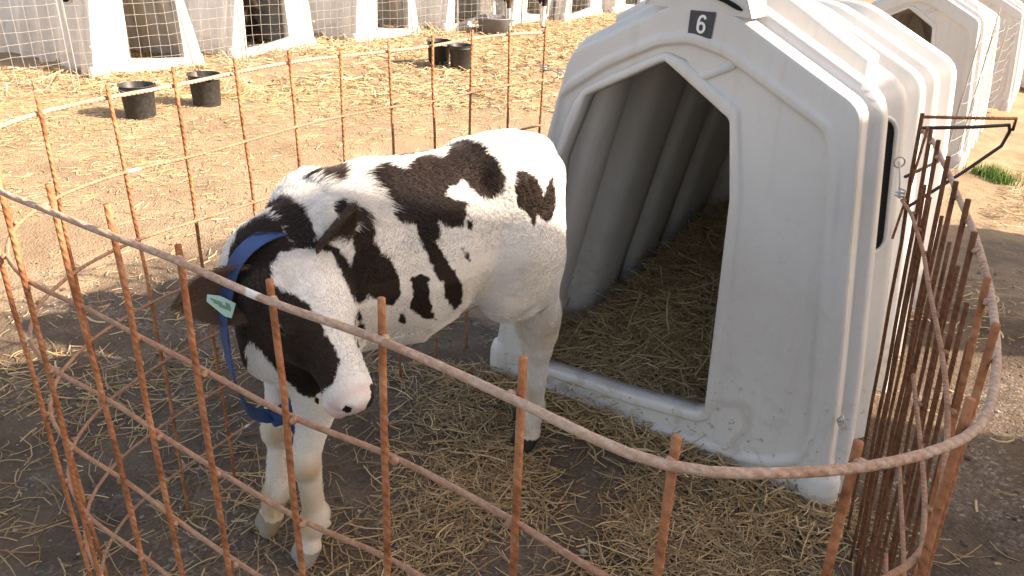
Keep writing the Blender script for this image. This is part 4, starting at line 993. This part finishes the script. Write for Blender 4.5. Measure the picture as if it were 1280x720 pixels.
# ------------------------------------------------------------------ straw
def straw_m(nt, b, dark=False):
    v = attr(nt, 'tone').outputs['Fac']
    c = ramp(nt, v, [(0, (.12, .072, .034)), (.3, (.27, .17, .08)), (.6, (.45, .31, .155)), (.85, (.60, .45, .26)), (1, (.72, .60, .42))])
    nt.links.new(c, b.inputs['Base Color']); nt.links.new(c, b.inputs['Base Color'])
MSTRAW = M('straw', (.4, .3, .14), .55, .35, straw_m)
def make_straw(name, X, Y, label, L=(.04, .16), w=.0026, lift=.02, tone=(.0, 1.), seed=1, tilt=.25, z0=None):
    r = np.random.default_rng(seed); n = len(X)
    ang = r.uniform(0, 2 * pi, n); Ln = r.uniform(L[0], L[1], n) * r.uniform(.5, 1, n); til = r.normal(0, tilt, n); cur = r.normal(0, .35, n); vs = r.normal(0, .12, n)
    base = (gh(X, Y) if z0 is None else z0(X, Y)) + np.abs(r.normal(0, lift, n)) + .002
    ts = np.array([-.5, -.17, .17, .5]); P = []
    for t in ts:
        a = ang + cur * t; px = X + np.cos(a) * Ln * t; py = Y + np.sin(a) * Ln * t
        gz = gh(px, py) if z0 is None else z0(px, py)
        pz = np.maximum(base + np.sin(til) * Ln * t + vs * Ln * (t * t - .1), gz + .0015); P.append(np.stack([px, py, pz], -1))
    P = np.stack(P, 1); W = w * r.uniform(.5, 1.4, n); side = np.stack([-np.sin(ang), np.cos(ang), r.normal(0, .5, n)], -1); side /= np.linalg.norm(side, axis=1)[:, None]
    top = np.array([0, 0, 1.])
    A_ = P - side[:, None] * W[:, None, None]; B_ = P + side[:, None] * W[:, None, None]; C_ = P + top * (W * .9)[:, None, None]
    V = np.stack([A_, C_, B_], 2).reshape(n, 12, 3)       # 4 stations x 3
    f = []
    for s_ in range(3):
        for k in range(2): a = s_ * 3 + k; f.append((a, a + 1, a + 4, a + 3))
    F = (np.array(f)[None] + (np.arange(n) * 12)[:, None, None]).reshape(-1, 4)
    tn = np.clip(r.beta(2.0, 2.0, n) * (tone[1] - tone[0]) + tone[0], 0, 1)
    o = npmesh(name, V.reshape(-1, 3), F, MSTRAW, None, False, {'tone': np.repeat(tn, 12)})
    return tag(o, label, 'straw', kind='stuff')
def scatter(n, x0, x1, y0, y1, dens, seed):
    r = np.random.default_rng(seed); X = r.uniform(x0, x1, n); Y = r.uniform(y0, y1, n); k = r.random(n) < dens(X, Y); return X[k], Y[k]
def sd_(x, y): rx = x - HL[0]; ry = y - HL[1]; return rx * HU[0] + ry * HU[1], rx * HN[0] + ry * HN[1]
def not_hutch(x, y): s, d = sd_(x, y); return ~((s > -.02) & (s < 1.24) & (d > -.02) & (d < 1.65))
def d_pen(x, y):
    s, d = sd_(x, y); base = np.clip(.18 + .95 * smooth01((x + .45) / .5), 0, 1) * smooth01((.05 - d) / .02)
    return base * np.clip(.55 + 1.3 * vnoise(x, y, 4.5), .05, 1) * (x > -1.9) * not_hutch(x, y) * (1 - .9 * smooth01((x - .55 - (y - .9) * .55) / .25))
X, Y = scatter(60000, -1.8, 1.3, .35, 2.5, d_pen, 21)
make_straw('straw', X, Y, 'trampled brown straw on the pen floor in front of hutch 6', (.03, .19), .0016, .007, (.0, .82), 1, .12)
def d_in(x, y): s, d = sd_(x, y); return (s > .05) * (s < 1.15) * (d > .03) * (d < 1.55) * 1.
X, Y = scatter(42000, -.1, 2.2, 1.7, 3.9, d_in, 22)
make_straw('straw', X, Y, 'deep golden brown straw bedding inside the doorway of hutch 6', (.05, .22), .0020, .03, (.32, 1.), 2, .3)
def d_edge(x, y): s, d = sd_(x, y); return np.exp(-((d + .05) / .09) ** 2) * (s > .1) * (s < 1.3) * (d < -.015) * 1.
X, Y = scatter(16000, -.4, 1.3, 1.4, 2.7, d_edge, 23)
make_straw('straw', X, Y, 'straw heaped against the front sill of hutch 6', (.05, .18), .0022, .016, (.05, .9), 3, .25)
def d_field(x, y):
    s, d = sd_(x, y); band = smooth01((-s - 1.7) / 2.2)
    return np.clip(.07 + .45 * band + .55 * vnoise(x, y, 1.7) * (.35 + band), .03, 1) * ((s < -.3) | (d > 1.7)) * ~((x > -1.9) & (y < 2.1))
X, Y = scatter(60000, -5.2, 1.2, 1.9, 7.4, d_field, 24)
make_straw('straw', X, Y, 'sunlit straw litter over the tan yard beyond the pen', (.02, .12), .0022, .004, (.40, .92), 4, .08)
def d_far(x, y):
    s, d = sd_(x, y); return np.clip(smooth01((-s - 1.6) / 1.8) * (.55 + .9 * vnoise(x, y, 1.2)), 0, 1) * (s > -6.6)
X, Y = scatter(60000, -5.5, 5, 6.5, 15, d_far, 25)
make_straw('straw', X, Y, 'thick golden straw in front of the far hutches', (.06, .22), .0048, .018, (.3, 1.), 5, .2)
X, Y = scatter(16000, -6, 3.5, 5.5, 15, lambda x, y: (lambda s, d: (np.exp(-((s + 5.62) / .22) ** 2)))(*sd_(x, y)), 28)
make_straw('straw', X, Y, 'straw tufts heaped along the sills of the far hutches', (.08, .26), .0042, .05, (.4, 1.), 8, .6)
def d_right(x, y):
    s, d = sd_(x, y); return np.clip((.25 + 1.1 * vnoise(x + 2, y, 1.4)) * smooth01((y - 2.6) / .8), .02, 1) * (s > 1.2)
X, Y = scatter(30000, 1.3, 6, 1.0, 9, d_right, 26)
make_straw('straw', X, Y, 'dry straw scattered on the alley right of the hutches', (.03, .14), .0026, .007, (.15, .95), 6, .15)
# soil clods and small stones
def make_stones():
    r = np.random.default_rng(9); n = 5200; X = r.uniform(-2.2, 2.6, n); Y = r.uniform(.4, 4.2, n); s, d = sd_(X, Y); k = (d < -.03) | (s < -.1) | (s > 1.3); X, Y = X[k], Y[k]; n = len(X)
    R = np.clip(r.lognormal(-5.5, .45, n), .002, .014); base = np.array([(1, 0, 0), (0, 1, 0), (-1, 0, 0), (0, -1, 0), (0, 0, 1), (0, 0, -1)], float)
    V = base[None] * R[:, None, None] * r.uniform(.55, 1.3, (n, 6, 1)); a = r.uniform(0, 6.28, n); c_, s_ = np.cos(a)[:, None], np.sin(a)[:, None]
    V = np.stack([V[..., 0] * c_ - V[..., 1] * s_, V[..., 0] * s_ + V[..., 1] * c_, V[..., 2] * .8], -1); V += np.stack([X, Y, gh(X, Y) + R * .2], -1)[:, None]
    f = np.array([(0, 1, 4), (1, 2, 4), (2, 3, 4), (3, 0, 4), (1, 0, 5), (2, 1, 5), (3, 2, 5), (0, 3, 5)]); F = (f[None] + (np.arange(n) * 6)[:, None, None]).reshape(-1, 3)
    st = npmesh('gravel', V.reshape(-1, 3), F, MSTONE, None, True, {'tone': np.repeat(r.random(n), 6)}); tag(st, 'small grey stones and clods strewn in the trodden soil', 'gravel', kind='stuff')
MSTONE = M('stone', (.2, .17, .14), .9, .2, lambda nt, b: nt.links.new(ramp(nt, attr(nt, 'tone').outputs['Fac'], [(0, (.06, .045, .035)), (.6, (.17, .14, .115)), (1, (.42, .39, .36))]), b.inputs['Base Color']))
make_stones()
# green tuft by the right row
MG = M('grass_green', (.09, .17, .025), .6, .3, lambda nt, b: nt.links.new(ramp(nt, attr(nt, 'tone').outputs['Fac'], [(0, (.05, .11, .015)), (1, (.16, .27, .05))]), b.inputs['Base Color']))
r = np.random.default_rng(3); n = 700; cx0, cy0 = 3.86, 6.15; X = cx0 + r.normal(0, .06, n); Y = cy0 + r.normal(0, .11, n); Z = gh(X, Y); h = r.uniform(.04, .12, n); a = r.uniform(0, 6.28, n); le = r.uniform(.01, .05, n); w = .004
V = np.stack([np.stack([X - w * np.cos(a), Y - w * np.sin(a), Z], -1), np.stack([X + w * np.cos(a), Y + w * np.sin(a), Z], -1), np.stack([X - le * np.sin(a), Y + le * np.cos(a), Z + h], -1)], 1)
g = npmesh('grass_tuft', V.reshape(-1, 3), np.arange(3 * n).reshape(-1, 3), MG, None, False, {'tone': np.repeat(r.random(n), 3)}); tag(g, 'small bright green grass tuft right of the hutch row', 'grass tuft', kind='stuff')
